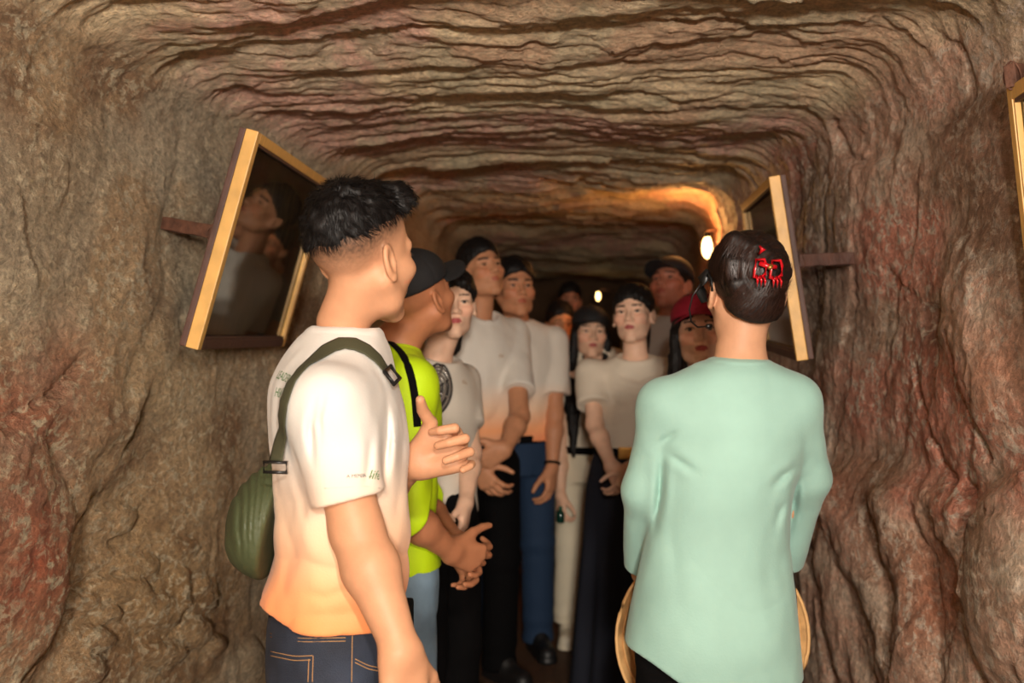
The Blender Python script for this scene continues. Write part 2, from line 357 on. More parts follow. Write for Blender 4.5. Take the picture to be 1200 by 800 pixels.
def loft(x, y, z, L, cap=0.01):
    zz, cx, cy, rx, ry = L
    a = np.interp(z, zz, cx); b = np.interp(z, zz, cy); r = np.interp(z, zz, rx); s = np.interp(z, zz, ry)
    d = (np.sqrt(((x-a)/r)**2+((y-b)/s)**2)-1)*np.minimum(r, s)
    return smax(smax(d, z-zz[-1], cap), zz[0]-z, 0.003)
def extract(fn, lo, hi, h, band=0.0):
    lo = np.array(lo, dtype=np.float64); hi = np.array(hi, dtype=np.float64)
    nb = np.ceil((hi-lo)/(4*h)).astype(int)+1
    c = [lo[i]+(np.arange(nb[i])*4+1.5)*h for i in range(3)]
    cx, cy, cz = np.meshgrid(*c, indexing='ij')
    fc = fn(cx.ravel().astype(np.float32), cy.ravel().astype(np.float32), cz.ravel().astype(np.float32)).reshape(nb)
    act = np.abs(fc) < 5.5*h+band
    Fg = np.repeat(np.repeat(np.repeat(fc, 4, 0), 4, 1), 4, 2).astype(np.float32)
    am = np.repeat(np.repeat(np.repeat(act, 4, 0), 4, 1), 4, 2)
    ii = np.nonzero(am)
    P = [(lo[i]+ii[i]*h).astype(np.float32) for i in range(3)]
    Fg[ii] = fn(*P)
    s = Fg < 0
    n = Fg.shape
    cnt = np.zeros([k-1 for k in n], dtype=np.int8)
    offs = [(a, b, c_) for a in (0, 1) for b in (0, 1) for c_ in (0, 1)]
    for a, b, c_ in offs: cnt += s[a:n[0]-1+a, b:n[1]-1+b, c_:n[2]-1+c_]
    ac = (cnt > 0) & (cnt < 8); ci = np.nonzero(ac); idm = np.full(ac.shape, -1, dtype=np.int32); idm[ci] = np.arange(len(ci[0]))
    cv = {o: Fg[ci[0]+o[0], ci[1]+o[1], ci[2]+o[2]] for o in offs}
    acc = np.zeros((len(ci[0]), 3)); k = np.zeros(len(ci[0]))
    for o in offs:
        for ax in range(3):
            if o[ax] == 0:
                p = list(o); p[ax] = 1; p = tuple(p); v0 = cv[o]; v1 = cv[p]; m = (v0 < 0) != (v1 < 0)
                t = np.where(m, v0/(np.where(m, v0-v1, 1)), 0)
                for q in range(3): acc[:, q] += np.where(m, t if q == ax else o[q], 0)
                k += m
    V = lo+h*(np.stack(ci, -1)+acc/np.maximum(k, 1)[:, None])
    Qs = []
    for ax in range(3):
        b, c_ = (ax+1) % 3, (ax+2) % 3
        sl0 = [slice(None)]*3; sl1 = [slice(None)]*3; sl0[ax] = slice(0, -1); sl1[ax] = slice(1, None)
        s0 = s[tuple(sl0)]; s1 = s[tuple(sl1)]
        e = np.nonzero(s0 != s1); e = np.stack(e, -1)
        ok = (e[:, b] >= 1) & (e[:, c_] >= 1) & (e[:, b] < n[b]-1) & (e[:, c_] < n[c_]-1); e = e[ok]
        inside = s0[tuple(e.T)]
        def cid(db, dc):
            q = e.copy(); q[:, b] -= db; q[:, c_] -= dc; return idm[tuple(q.T)]
        q = np.stack([cid(0, 0), cid(1, 0), cid(1, 1), cid(0, 1)], -1)
        q[~inside] = q[~inside][:, ::-1]
        Qs.append(q)
    Q = np.concatenate(Qs); Q = Q[(Q >= 0).all(1)]
    return V, Q
def merge(parts):
    V = []; Q = []; o = 0
    for v, q in parts: V.append(v); Q.append(q+o); o += len(v)
    return np.concatenate(V), np.concatenate(Q)
def rotm(yaw, pitch=0, roll=0):
    return np.array(Euler((math.radians(pitch), math.radians(roll), 0), 'XYZ').to_matrix()) if yaw is None else \
        np.array((Matrix.Rotation(yaw, 3, 'Z') @ Matrix.Rotation(math.radians(pitch), 3, 'X') @ Matrix.Rotation(math.radians(roll), 3, 'Y')))
# ---------------------------------------------------------------- head, in head coordinates (eyes at z 0, face towards +y)
def head_sdf(x, y, z, sex, fat=1.0):
    ax = np.abs(x)
    f = el(x, y, z, (0, -.015, .037), (.074, .095, .084))
    f = smin(f, el(x, y, z, (0, .028, -.032), (.060*fat, .062, .080)), .03)
    jw = .041*fat if sex == 'm' else .032*fat
    f = smin(f, rc(ax, y, z, (jw+.012, -.005, -.045), (jw, .022, -.078), .020, .017), .025)
    f = smin(f, rc(ax, y, z, (jw, .022, -.078), (.008, .068, -.104), .016, .016), .02)
    f = smin(f, el(ax, y, z, (.040, .055, -.024), (.024, .026, .020)), .02)            # cheekbone
    f = smin(f, rc(ax, y, z, (.010, .080, .021), (.046, .062, .018), .009 if sex == 'm' else .006, .008), .016)  # brow
    f = smax(f, -el(ax, y, z, (.031, .096, .000), (.021, .020, .014)), .014)            # eye socket
    f = smin(f, rc(x, y, z, (0, .082, .010), (0, .104, -.028), .006, .0085), .012)       # nose
    f = smin(f, el(x, y, z, (0, .104, -.032), (.011, .010, .009)), .006)
    f = smin(f, el(ax, y, z, (.0135, .093, -.034), (.0075, .010, .0075)), .006)
    f = smin(f, el(ax, y, z, (.031, .0685, 0), (.0155, .0145, .0125)), .004)              # lids
    f = smax(f, -el(ax, y, z, (.031, .086, -.0006), (.0138, .010, .0047)), .002)
    f = smin(f, el(x, y, z, (0, .074, -.062), (.026, .022, .020)), .014)                  # muzzle
    f = smin(f, rc(ax, y, z, (.0, .0955, -.0565), (.021, .083, -.0615), .0052, .0025), .004)
    f = smin(f, rc(ax, y, z, (.0, .0945, -.0680), (.020, .083, -.0635), .0062, .0028), .004)
    f = smax(f, -rc(ax, y, z, (.0, .1015, -.0622), (.021, .088, -.0625), .0022, .0015), .0025)
    f = smin(f, el(x, y, z, (0, .071, -.100), (.018, .017, .014)), .014)                  # chin
    # ear
    ex, ey, ez = ax-.076, y+.010, z+.012
    c, s = math.cos(.28), math.sin(.28); e1 = ey*c+ez*s; e2 = -ey*s+ez*c
    k = ex-.35*(-e1)
    ear = el(k, e1, e2, (0, 0, 0), (.0085, .0185, .032))
    ear = smax(ear, -el(k, e1, e2, (.0095, .001, .003), (.0085, .0115, .022)), .004)
    ear = smin(ear, el(k, e1, e2, (.001, .010, -.004), (.006, .005, .008)), .004)
    ear = smin(ear, el(k, e1, e2, (.002, .001, -.027), (.0055, .009, .008)), .004)
    f = smin(f, ear, .006)
    return f
def hair_sdf(kind, x, y, z):
    ax = np.abs(x)
    nz = .0035*vn(x*70, y*70, z*50, 601)+.002*vn(x*150, y*150, z*110, 602)
    if kind == 'fade':                      # thick top, clipped sides
        f = el(x, y, z, (0, -.014, .042), (.081, .102, .090))
        f = smin(f, rc(x, y, z, (-.035, .060, .088), (.04, .050, .096), .026, .028), .03)
        f = smax(f, -(z-(.030+.45*(y+.06))), .012)
        f = smax(f, -el(x, y, z, (0, .122, .012), (.072, .060, .070)), .012)
        return f+.006*vn(x*42, y*42, z*42, 603)+.004*vn(x*95, y*95, z*95, 604)
    if kind in ('short', 'shortfringe'):
        f = el(x, y, z, (0, -.014, .046), (.082, .103, .094))
        f = smax(f, -(z-(.050+.70*(y-.075))-.006*vn(x*55, y*40, 0, 608)), .010)
        f = smax(f, -el(x, y, z, (0, .122, -.002), (.066, .058, .078)), .010)
        if kind == 'shortfringe': f = smin(f, rc(x, y, z, (-.04, .07, .086), (.045, .074, .088), .02, .018), .02)
        return f+nz
    if kind == 'bun':
        f = el(x, y, z, (0, -.018, .040), (.084, .104, .088))
        f = smin(f, el(x, y, z, (0, -.058, -.030), (.064, .052, .066)), .025)
        f = smax(f, -(z-(-.086+.95*(y+.095))), .010)
        f = smax(f, -el(x, y, z, (0, .125, -.002), (.070, .062, .078)), .010)
        ang = np.arctan2(z-.035, x-.030); rad = np.hypot(z-.035, x-.030)
        f = f+.0018*np.sin(ang*3+rad*420+2*vn(x*30, y*30, z*30, 605))*sst(-.03, -.06, y)*sst(.0, .03, z+.035)
        for a_, b_, r1_, r2_ in (((-.052, -.072, .092), (.004, -.104, .066), .024, .017), ((-.060, -.078, .045), (.000, -.108, .040), .023, .016), ((-.050, -.082, .0), (.004, -.106, .014), .020, .013), ((.050, -.088, .03), (.016, -.108, .026), .020, .014)):
            f = smin(f, rc(x, y, z, a_, b_, r1_, r2_), .007)        # twisted rolls
        th = np.arctan2(z+.004, x-.012); rr = np.hypot(z+.004, x-.012)-.017
        f = smin(f, np.sqrt(rr**2+(y+.108)**2)-.0085, .008)
        return f+.0012*vn(x*60, y*60, z*160, 606)
    if kind in ('long', 'longlock', 'pulled', 'bob'):
        f = el(x, y, z, (0, -.018, .042), (.083, .103, .086))
        f = smax(f, -(z-(.040+.66*(y-.075))), .010) if kind == 'pulled' else smax(f, -(z-(-.02+.3*(y-.02))), .010)
        f = smax(f, -el(x, y, z, (0, .118, -.018), (.060, .058, .092)), .010)
        if kind == 'pulled':
            f = smin(f, rc(x, y, z, (-.03, .074, .064), (-.07, .03, .03), .014, .013), .012)
            f = smin(f, rc(x, y, z, (0, -.08, -.02), (0, -.085, -.14), .055, .04), .03)
        if kind == 'bob':
            f = smin(f, rc(ax, y, z, (.062, -.03, .0), (.058, -.045, -.09), .022, .018), .02)
            f = smin(f, rc(x, y, z, (0, -.07, -.0), (0, -.07, -.11), .055, .045), .03)
        if kind in ('long', 'longlock'):
            f = smin(f, rc(ax, y, z, (.070, .0, .0), (.085, .012, -.18), .022, .026), .02)
            f = smin(f, rc(ax, y, z, (.085, .012, -.18), (.082, .075, -.33), .026, .012), .02)
            f = smin(f, rc(x, y, z, (0, -.075, -.0), (0, -.105, -.28), .06, .05), .03)
            if kind == 'longlock':
                f = smin(f, rc(x, y, z, (.085, .012, -.16), (.088, .115, -.34), .026, .034), .02)
                f = smin(f, rc(x, y, z, (.088, .115, -.34), (.080, .130, -.56), .034, .010), .02)
        return f+nz*.7+.0015*np.sin(x*420+z*30+4*vn(x*20, y*20, z*12, 607))
    if kind == 'undercap':
        f = el(x, y, z, (0, -.018, .036), (.079, .099, .082))
        f = smax(f, -(z-(.005+.75*(y-.045))), .010)
        return smax(f, -el(x, y, z, (0, .12, -.01), (.068, .062, .09)), .01)+nz*.6
def cap_sdf(x, y, z):
    f = el(x, y, z, (0, -.014, .044), (.089, .109, .082))
    f = smax(f, -(z-(.036+.10*y)), .004)
    ang = np.arctan2(x, -(y+.014)); f = f+.0012*np.exp(-((np.mod(ang, PI/3)-PI/6)/.03)**2)*1.0
    f = smin(f, el(x, y, z, (0, -.014, .127), (.008, .008, .005)), .002)
    return f
def brim_sdf(x, y, z):
    zb = .049-5.0*x*x-.10*(y-.09); d = np.abs(z-zb)-.0028
    q = (np.sqrt((x/.078)**2+((y-.060)/.118)**2)-1)*.078
    return smax(smax(d, q, .003), -(y-.055-3.2*x*x*-1.0-0.0), .004)
# ---------------------------------------------------------------- hand
def hand_prims(w, f, n, side, s=1.0, curl=(25, 35, 25), thumb=(.6, .75, .35), spread=1.0, curls=None):
    w = np.array(w, float); f = np.array(f, float); f /= np.linalg.norm(f); n = np.array(n, float); n -= f*np.dot(n, f); n /= np.linalg.norm(n)
    t = np.cross(f, n)*(1 if side == 'R' else -1)
    g = lambda a, b, c: w+s*(a*f+b*t+c*n)
    palm = []; fing = []
    mcp = [(.086, .028, -.002), (.091, .009, -.004), (.086, -.011, -.003), (.076, -.029, 0)]
    lens = [(.041, .025, .021), (.046, .029, .022), (.042, .027, .021), (.033, .020, .018)]
    rad = [.0098, .0100, .0095, .0082]
    for i in range(4):
        b0 = (.006, (1.5-i)*.011, 0)
        palm.append((g(*b0), g(*mcp[i]), .0155*s, .0125*s))
        c = curls[i] if curls else curl
        a = 0; p = np.array(mcp[i]); sp = (1.5-i)*.07*spread
        for j in range(3):
            a += math.radians(c[j]); dv = np.array([math.cos(a)*math.cos(sp), math.sin(sp), math.sin(a)*math.cos(sp)])
            q = p+lens[i][j]*dv
            fing.append((g(*p), g(*q), rad[i]*s*(1-.09*j), rad[i]*s*(.93-.10*j))); p = q
    palm.append((g(.018, .020, .006), g(.052, .030, .010), .018*s, .014*s))
    palm.append((g(.018, -.016, .005), g(.060, -.022, .005), .017*s, .013*s))
    tv = np.array(thumb); tv = tv/np.linalg.norm(tv)
    p0 = np.array([.028, .030, .008]); p1 = p0+np.array([.026, .026, .010]); p2 = p1+.034*tv; tv2 = tv+np.array([.25, -.15, 0]); tv2 /= np.linalg.norm(tv2); p3 = p2+.028*tv2
    palm.append((g(*p0), g(*p1), .0165*s, .0125*s)); fing.append((g(*p1), g(*p2), .0118*s, .0105*s)); fing.append((g(*p2), g(*p3), .0108*s, .0082*s))
    return palm, fing
def arm_fn(sh, elb, wr, hd, k=1.0):
    sh, elb, wr = [np.array(v, float) for v in (sh, elb, wr)]
    mid = elb+(wr-elb)*.32
    palm, fing = hd
    def fn(x, y, z):
        f = rc(x, y, z, sh, elb, .044*k, .038*k)
        f = smin(f, rc(x, y, z, elb, mid, .037*k, .040*k), .02)
        f = smin(f, rc(x, y, z, mid, wr, .040*k, .0255*k), .02)
        if palm:
            h = None
            for a, b, r1, r2 in palm: d = rc(x, y, z, a, b, r1, r2); h = d if h is None else smin(h, d, .012)
            f = smin(f, h, .022)
            g = None
            for a, b, r1, r2 in fing: d = rc(x, y, z, a, b, r1, r2); g = d if g is None else np.minimum(g, d)
            f = smin(f, g, .0045)
        return f
    pts = np.array([sh, elb, wr]+[p for q in (palm+fing) for p in q[:2]])
    return fn, pts.min(0)-.06, pts.max(0)+.06
# ---------------------------------------------------------------- materials of people
def skin_m(): return mat('skin', attr=True, rough=.52, noise=.05, nscale=40, bump=.08, bscale=300, sss=.06, spec=.32)
def eye_mat():
    if 'eye' in MATS: return MATS['eye']
    m = mat('eye', srgb(225, 215, 205), rough=.15); nt = m.node_tree; N = nt.nodes; L = nt.links
    tc = N.new('ShaderNodeTexCoord'); sp = N.new('ShaderNodeSeparateXYZ'); L.new(tc.outputs['Object'], sp.inputs[0])
    cr = N.new('ShaderNodeValToRGB'); cr.color_ramp.interpolation = 'CONSTANT'; e = cr.color_ramp.elements
    e[0].position = 0; e[0].color = srgb(214, 204, 194); e[1].position = .82; e[1].color = srgb(38, 22, 14)
    mr = N.new('ShaderNodeMath'); mr.operation = 'DIVIDE'; mr.inputs[1].default_value = .0125; L.new(sp.outputs['Y'], mr.inputs[0]); L.new(mr.outputs[0], cr.inputs[0])
    L.new(cr.outputs[0], N['Principled BSDF'].inputs['Base Color']); return m
HAIR = mat('black_hair', srgb(16, 12, 11), rough=.58, spec=.3, noise=.3, nscale=90, bump=.5, bscale=160, stretch=(1, 1, .3))
HAIRM = mat('dark_brown_hair', srgb(22, 13, 10), rough=.52, spec=.35, noise=.35, nscale=60, bump=.4, bscale=140, stretch=(1, 1, .4))
BLACKCLOTH = mat('black_cloth', srgb(10, 9, 10), rough=.9, spec=.12, bump=.2, bscale=300)
def uv_eye(name, r):
    bm = bmesh.new(); bmesh.ops.create_uvsphere(bm, u_segments=16, v_segments=12, radius=r)
    for f in bm.faces: f.smooth = True
    me = bpy.data.meshes.new(name); bm.to_mesh(me); bm.free(); return me
EYE_ME = uv_eye('eye', .0125); EYE_ME.materials.append(eye_mat())
# ---------------------------------------------------------------- person
class P_: pass
def person(label, base, yaw, H, head, sex='m', skin=(200, 150, 118), lips=None, hair='short', cap=None, shirt=None, legs=None, arms=None,
           shoe=(24, 22, 22), hs=1.0, res=.004, brow=True, hairmat=None, eyes=True, neckr=None):
    """base: world x,y; yaw: facing (0 = away from the camera, 180 = towards it); head: (px,py,depth,yaw,pitch,roll)"""
    p = P_(); s = H/1.70; th = math.radians(yaw); ct, st = math.cos(th), math.sin(th)
    def loc(w): w = np.asarray(w, float); dx, dy = w[0]-base[0], w[1]-base[1]; return np.array([dx*ct+dy*st, -dx*st+dy*ct, w[2]])
    p.loc = loc; p.base = base; p.th = th
    root = empty('person', (base[0], base[1], 0), th, label, 'person'); p.root = root
    hc = loc(pw(head[0], head[1], head[2])); R = rotm(math.radians(head[3]-yaw), head[4], head[5] if len(head) > 5 else 0)
    p.hc = hc; p.R = R; p.hs = hs
    def tohead(x, y, z):
        dx, dy, dz = (x-hc[0])/hs, (y-hc[1])/hs, (z-hc[2])/hs
        return (dx*R[0, 0]+dy*R[1, 0]+dz*R[2, 0], dx*R[0, 1]+dy*R[1, 1]+dz*R[2, 1], dx*R[0, 2]+dy*R[1, 2]+dz*R[2, 2])
    p.tohead = tohead
    def fromhead(q): return hc+R@(np.array(q, float)*hs)
    p.fromhead = fromhead
    sw = (.170 if sex == 'm' else .145)*s
    nb = np.array(shirt.get('neck', (0, -.02*s, 1.43*s)), float); p.nb = nb
    shR = np.array(shirt.get('shR', (sw, -.015*s, 1.352*s)), float); shL = np.array(shirt.get('shL', (-sw, -.015*s, 1.352*s)), float)
    nr = neckr or (.054 if sex == 'm' else .045)
    nt_ = fromhead((0, -.014, -.050))
    def head_fn(x, y, z):
        f = head_sdf(*tohead(x, y, z), sex)*hs
        f = smin(f, rc(x, y, z, nt_, nb+np.array([0, 0, .02]), nr*.95, nr*1.03), .020)
        f = smin(f, rc(np.abs(x-nb[0]), y, z, (.02, nb[1], nb[2]-.03), (.10*s, nb[1], nb[2]-.085*s), nr*.66, .034), .04)
        return f
    parts = [extract(head_fn, np.minimum(hc-np.array([.135, .145, .16]), nb-np.array([.10, .10, .06])), np.maximum(hc+np.array([.135, .145, .155]), nb+np.array([.10, .10, .0])), res*.85)]
    ak = 1.0 if sex == 'm' else .82
    A = arms or {}
    p.arm = {}
    for side, sh in (('R', shR), ('L', shL)):
        sg = 1 if side == 'R' else -1
        a = A.get(side)
        if a is None:
            e_ = sh+np.array([sg*.035, -.03, -.29])*s; w_ = e_+np.array([sg*-.01, .07, -.24])*s
            a = dict(el=e_, wr=w_, f=(0, .15, -1), n=(-sg, 0, 0), local=True)
        if not a.get('local'):
            rot = lambda v: np.array([v[0]*ct+v[1]*st, -v[0]*st+v[1]*ct, v[2]])
            a = dict(a, el=loc(a['el']), wr=loc(a['wr']), f=rot(a['f']), n=rot(a['n']))
        hd = hand_prims(a['wr'], a['f'], a['n'], side, a.get('hs', (1.0 if sex == 'm' else .88)*s), a.get('curl', (22, 30, 20)), a.get('thumb', (.75, .45, .3)), a.get('spread', 1.0), a.get('curls'))
        k = a.get('k', ak)
        fn, lo, hi = arm_fn(sh, a['el'], a['wr'], hd, k)
        parts.append(extract(fn, lo, hi, a.get('res', res)))
        p.arm[side] = (sh, np.array(a['el'], float), np.array(a['wr'], float), k)
    hipz = .90*s
    T = loft_rows([(.84*s, 0, 0, .13*s, .085*s), (1.0*s, 0, 0, .12*s, .08*s), (1.2*s, nb[0]*.5, -.005, .13*s, .085*s), (1.34*s, nb[0], -.01, .13*s, .08*s), (nb[2]-.01, nb[0], nb[1], .06*s, .05*s)])
    def core(x, y, z):
        f = loft(x, y, z, T, .02)
        for sg in (-1, 1):
            f = smin(f, rc(x, y, z, (sg*.085*s, 0, .87*s), (sg*.09*s, .01*s, .48*s), .068*s, .047*s), .03)
            f = smin(f, rc(x, y, z, (sg*.09*s, .0, .48*s), (sg*.092*s, -.02*s, .08*s), .046*s, .034*s), .03)
            f = smin(f, rc(x, y, z, (sg*.092*s, -.03*s, .04), (sg*.10*s, .12*s, .032), .026*s, .022*s), .03)
        f = smin(f, rc(x, y, z, (nb[0], nb[1], nb[2]-.09), shR, .034, .030*ak), .03); f = smin(f, rc(x, y, z, (nb[0], nb[1], nb[2]-.09), shL, .034, .030*ak), .03)
        return f
    parts.append(extract(core, (-.24*s, -.16, .0), (.24*s, .22, nb[2]+.0), .014))
    V, Q = merge(parts)
    q = np.stack(tohead(V[:, 0], V[:, 1], V[:, 2]), -1); c = np.ones((len(V), 3), dtype=np.float32)*lin(*skin)
    isH = (np.abs(q) < np.array([.1, .13, .16])).all(1)
    c = np.where((isH & (np.abs(q[:, 0]) > .02) & (np.abs(q[:, 0]) < .06) & (q[:, 1] > .04) & (q[:, 2] < -.01) & (q[:, 2] > -.05))[:, None], c*np.array([1.06, .92, .90]), c)
    lp = np.array(lips if lips is not None else [skin[0]*.86, skin[1]*.66, skin[2]*.66])
    lm = isH & (q[:, 1] > .074) & (((q[:, 0]/.020)**2+((q[:, 2]+.0622)/.0092)**2) < 1)
    c = np.where(lm[:, None], lin(*lp), c)
    if brow:
        zb = .0205+.004*np.cos((np.abs(q[:, 0])-.034)*60); bmk = isH & (q[:, 1] > .045) & (np.abs(q[:, 0]) > .013) & (np.abs(q[:, 0]) < .050) & (np.abs(q[:, 2]-zb) < (.0042 if sex == 'm' else .003))
        c = np.where(bmk[:, None], lin(44, 32, 26), c)
    if hair == 'fade':
        hz = .045+.45*(q[:, 1]+.06); low = -.060+1.0*np.maximum(0, q[:, 1]+.052)
        fm_ = sst(0, 1, (q[:, 2]-low)/(hz-low))*(q[:, 1] < .062)*(np.abs(q[:, 0]) < .0785)
        nse = vn(q[:, 0]*420, q[:, 1]*420, q[:, 2]*260, 611)*.5+.5
        c = c*(1-(np.clip(fm_*1.25, 0, 1)*(.62+.38*nse)*.97*isH)[:, None])+lin(26, 20, 17)*(np.clip(fm_*1.25, 0, 1)*(.62+.38*nse)*.97*isH)[:, None]
    link('body', npmesh('body', V, Q, c), skin_m(), root)
    if eyes:
        for sg in (-1, 1):
            e = link('eye', EYE_ME, None, root); e.location = fromhead((sg*.031, .0685, 0)); e.scale = (hs,)*3
            M = R@np.array(Matrix.Rotation(math.radians(-4*0), 3, 'Z')); e.rotation_euler = Matrix(M.tolist()).to_euler()
        lash = mat('eyelash', srgb(22, 16, 14), rough=.7)
        for sg in (-1, 1):
            link('eyelash', tube('eyelash', [fromhead((sg*(.031+.0145*math.cos(t)), .0685+.0158*math.sqrt(max(0, 1-(.0145*math.cos(t)/.0172)**2)), -.0008+.0056*math.sin(t))) for t in np.linspace(PI, 0, 9)], .0011*hs if sex == 'm' else .0015*hs, 6), lash, root)
    # hair and cap
    if hair:
        lowz = {'long': .48, 'longlock': .66, 'pulled': .24, 'bob': .22}.get(hair, .14)
        hk = 'undercap' if (cap and hair == 'short') else hair
        V, Q = extract(lambda x, y, z: hair_sdf(hk, *tohead(x, y, z))*hs, hc-np.array([.18, .18, lowz]), hc+np.array([.18, .18, .18]), res*.9, .006)
        p.hair = link('hair', npmesh('hair', V, Q), hairmat or HAIR, root)
    if cap:
        cmn = mat('cap_%d_%d_%d' % cap, srgb(*cap), rough=.75, bump=.25, bscale=400)
        V, Q = extract(lambda x, y, z: cap_sdf(*tohead(x, y, z))*hs, hc-np.array([.2, .2, .1]), hc+np.array([.2, .2, .2]), res*.9, .004)
        co = link('cap', npmesh('cap', V, Q), cmn, root)
        V, Q = extract(lambda x, y, z: brim_sdf(*tohead(x, y, z))*hs, hc-np.array([.24, .24, .2]), hc+np.array([.24, .24, .24]), .0028, .004)
        link('brim', npmesh('brim', V, Q), cmn, co)
    # shirt
    sh_ = shirt; m_ = 1.0 if sex == 'm' else .90
    rows = sh_.get('rows') or [(z*s, nb[0]*cxk, cy, rx*s*m_, ry*s*m_) for z, cxk, cy, rx, ry in
            [(.86, 0, .0, .178, .125), (.95, 0, .0, .172, .122), (1.05, .2, .0, .160, .116), (1.15, .4, 0, .163, .118), (1.25, .7, 0, .172, .122), (1.33, .9, -.005, .172, .110), (1.39, 1, -.012, .140, .085), (1.44, 1, -.02, .085, .07)]]
    hem = sh_.get('hem', .90*s); rows = [r for r in rows]
    T2 = loft_rows(rows); p.shirt_rows = T2
    sl = sh_.get('sleeve', .55); slr = sh_.get('slr', (.058*m_*s, .064*m_*s)); fold = sh_.get('fold', .004); creases = sh_.get('creases', [])
    colr = sh_.get('collar', (.064 if sex == 'm' else .068)); coly = sh_.get('coly', .012); colz = sh_.get('colz', .052); colw = sh_.get('colw', 1.0)
    hemfn = sh_.get('hemfn')
    def shirt_fn(x, y, z):
        f = loft(x, y, z, T2, .03)
        for side in ('R', 'L'):
            sh, e_, w_, k = p.arm[side]
            f = smin(f, rc(x, y, z, (nb[0]*.9, nb[1], nb[2]-.055*s), sh, .045*m_*s, .050*m_*s), .06)
            tot = np.linalg.norm(e_-sh); n_ = (e_-sh)/tot
            if sl <= 1.0:
                g = rc(x, y, z, sh, sh+n_*(tot*sl+.05), slr[0], slr[1])
                t = (x-sh[0])*n_[0]+(y-sh[1])*n_[1]+(z-sh[2])*n_[2]-tot*sl
                tt = t/tot
            else:
                n2_ = (w_-e_)/np.linalg.norm(w_-e_); l2 = np.linalg.norm(w_-e_)*(sl-1)
                rm = slr[2] if len(slr) > 2 else (slr[0]+slr[1])/2
                g = smin(rc(x, y, z, sh, e_, slr[0], rm), rc(x, y, z, e_, e_+n2_*(l2+.06), rm, slr[1]), .03)
                t = (x-e_[0])*n2_[0]+(y-e_[1])*n2_[1]+(z-e_[2])*n2_[2]-l2
            g = g+.0022*vn(x*22+7, y*22, z*14, 621)
            g = smax(g, t, .004)
            f = smin(f, g, .022)
        if fold:
            u = x*ct-y*st
            f = f+fold*fbm(x*11, y*11, z*6, 631, 3)+fold*.7*(1-np.abs(vn(x*7+z*5, y*7, z*11-x*4, 633))*2)*sst(1.25*s, 1.0*s, z)
        for cr in creases:
            wx = base[0]+x*ct-y*st; wy = base[1]+x*st+y*ct; dq = np.maximum(wy, .3)
            ux = 600+F*wx/dq; uy = HY-F*(z-CH)/dq; d, sg = pdist(ux, uy, cr[0]); a0_, a1_ = cr[0][0], cr[0][-1]; ln_ = math.hypot(a1_[0]-a0_[0], a1_[1]-a0_[1])
            e0 = np.hypot(ux-a0_[0], uy-a0_[1]); e1 = np.hypot(ux-a1_[0], uy-a1_[1]); tp = sst(0, .55*ln_, np.minimum(e0, e1))
            f = f+cr[2]*.8*tp*np.exp(-(d/cr[1])**2)-cr[2]*.30*tp*np.exp(-((d-cr[1]*2.4)/(cr[1]*1.5))**2)
        cut = el(x, y, z, (nb[0], nb[1]+coly, nb[2]+colz-.01), (colr*colw, colr, colz))
        f = f-.0022*sst(.020, .014, cut)
        f = smax(f, -cut, .003)
        f = smax(f, (hem if hemfn is None else hemfn(x, y))-z, .004)
        return f
    pts = np.array([v for sd in ('R', 'L') for v in p.arm[sd][:2+(sl > 1)]])
    lo = np.minimum(pts.min(0)-.10, np.array([-.30*s, -.22, hem-.02 if hemfn is None else hem-.12])); hi = np.maximum(pts.max(0)+.10, np.array([.30*s, .22, nb[2]+.06]))
    V, Q = extract(shirt_fn, lo, hi, sh_.get('res', res*1.2), .008)
    p.shirt = link(sh_.get('name', 'shirt'), npmesh('shirt', V, Q), sh_['mat'], root)
    # lower garment
    lg = legs; kind = lg.get('kind', 'trousers'); wz = lg.get('waist', 1.0*s)
    hr = lg.get('hip', (.162 if sex == 'm' else .158)*s); hd_ = .112*s; kr, arr = lg.get('knee', .072*s), lg.get('cuff', .066*s); hz = lg.get('hemz', .045)
    if kind == 'skirt':
        T3 = loft_rows([(hz, 0, 0, .235*s, .19*s), (.4*s, 0, 0, .205*s, .16*s), (.75*s, 0, 0, .178*s, .135*s), (.9*s, 0, 0, .165*s, .12*s), (wz, 0, 0, .128*s, .096*s)])
        def leg_fn(x, y, z):
            th_ = np.arctan2(y, x); f = loft(x, y, z, T3, .01)
            return f+.012*sst(.9*s, .3*s, z)*np.sin(th_*11+1.5*vn(z*2, x*0, 0, 641))+.003*fbm(x*10, y*10, z*4, 643, 2)
    else:
        T3 = loft_rows([(.78*s, 0, 0, hr*.96, hd_), (.88*s, 0, 0, hr*1.02, hd_*1.05), (.95*s, 0, 0, hr*.99, hd_), (wz, 0, 0, hr*.93, hd_*.95)])
        def leg_fn(x, y, z):
            f = loft(x, y, z, T3, .006)
            for sg in (-1, 1):
                g = rc(x, y, z, (sg*.084*s, 0, .84*s), (sg*.092*s, .012*s, .48*s), .086*s, kr)
                g = smin(g, rc(x, y, z, (sg*.092*s, .012*s, .48*s), (sg*.098*s, -.015*s, .02), kr, arr), .02)
                f = smin(f, g, .02)
            f = f+.0035*fbm(x*13, y*13, z*8, 651, 3)+.003*np.sin(z*75+3*vn(x*9, y*9, z*4, 653))*(sst(.60*s, .45*s, z)*sst(.32*s, .44*s, z)*.6+sst(.28*s, .08*s, z))
            return smax(f, hz-z, .003)
    V, Q = extract(leg_fn, (-.28*s, -.24, hz-.02), (.28*s, .24, wz+.02), lg.get('res', res*1.4), .012)
    p.legs = link(lg.get('name', 'skirt' if kind == 'skirt' else 'trousers'), npmesh('legs', V, Q), lg['mat'], root)
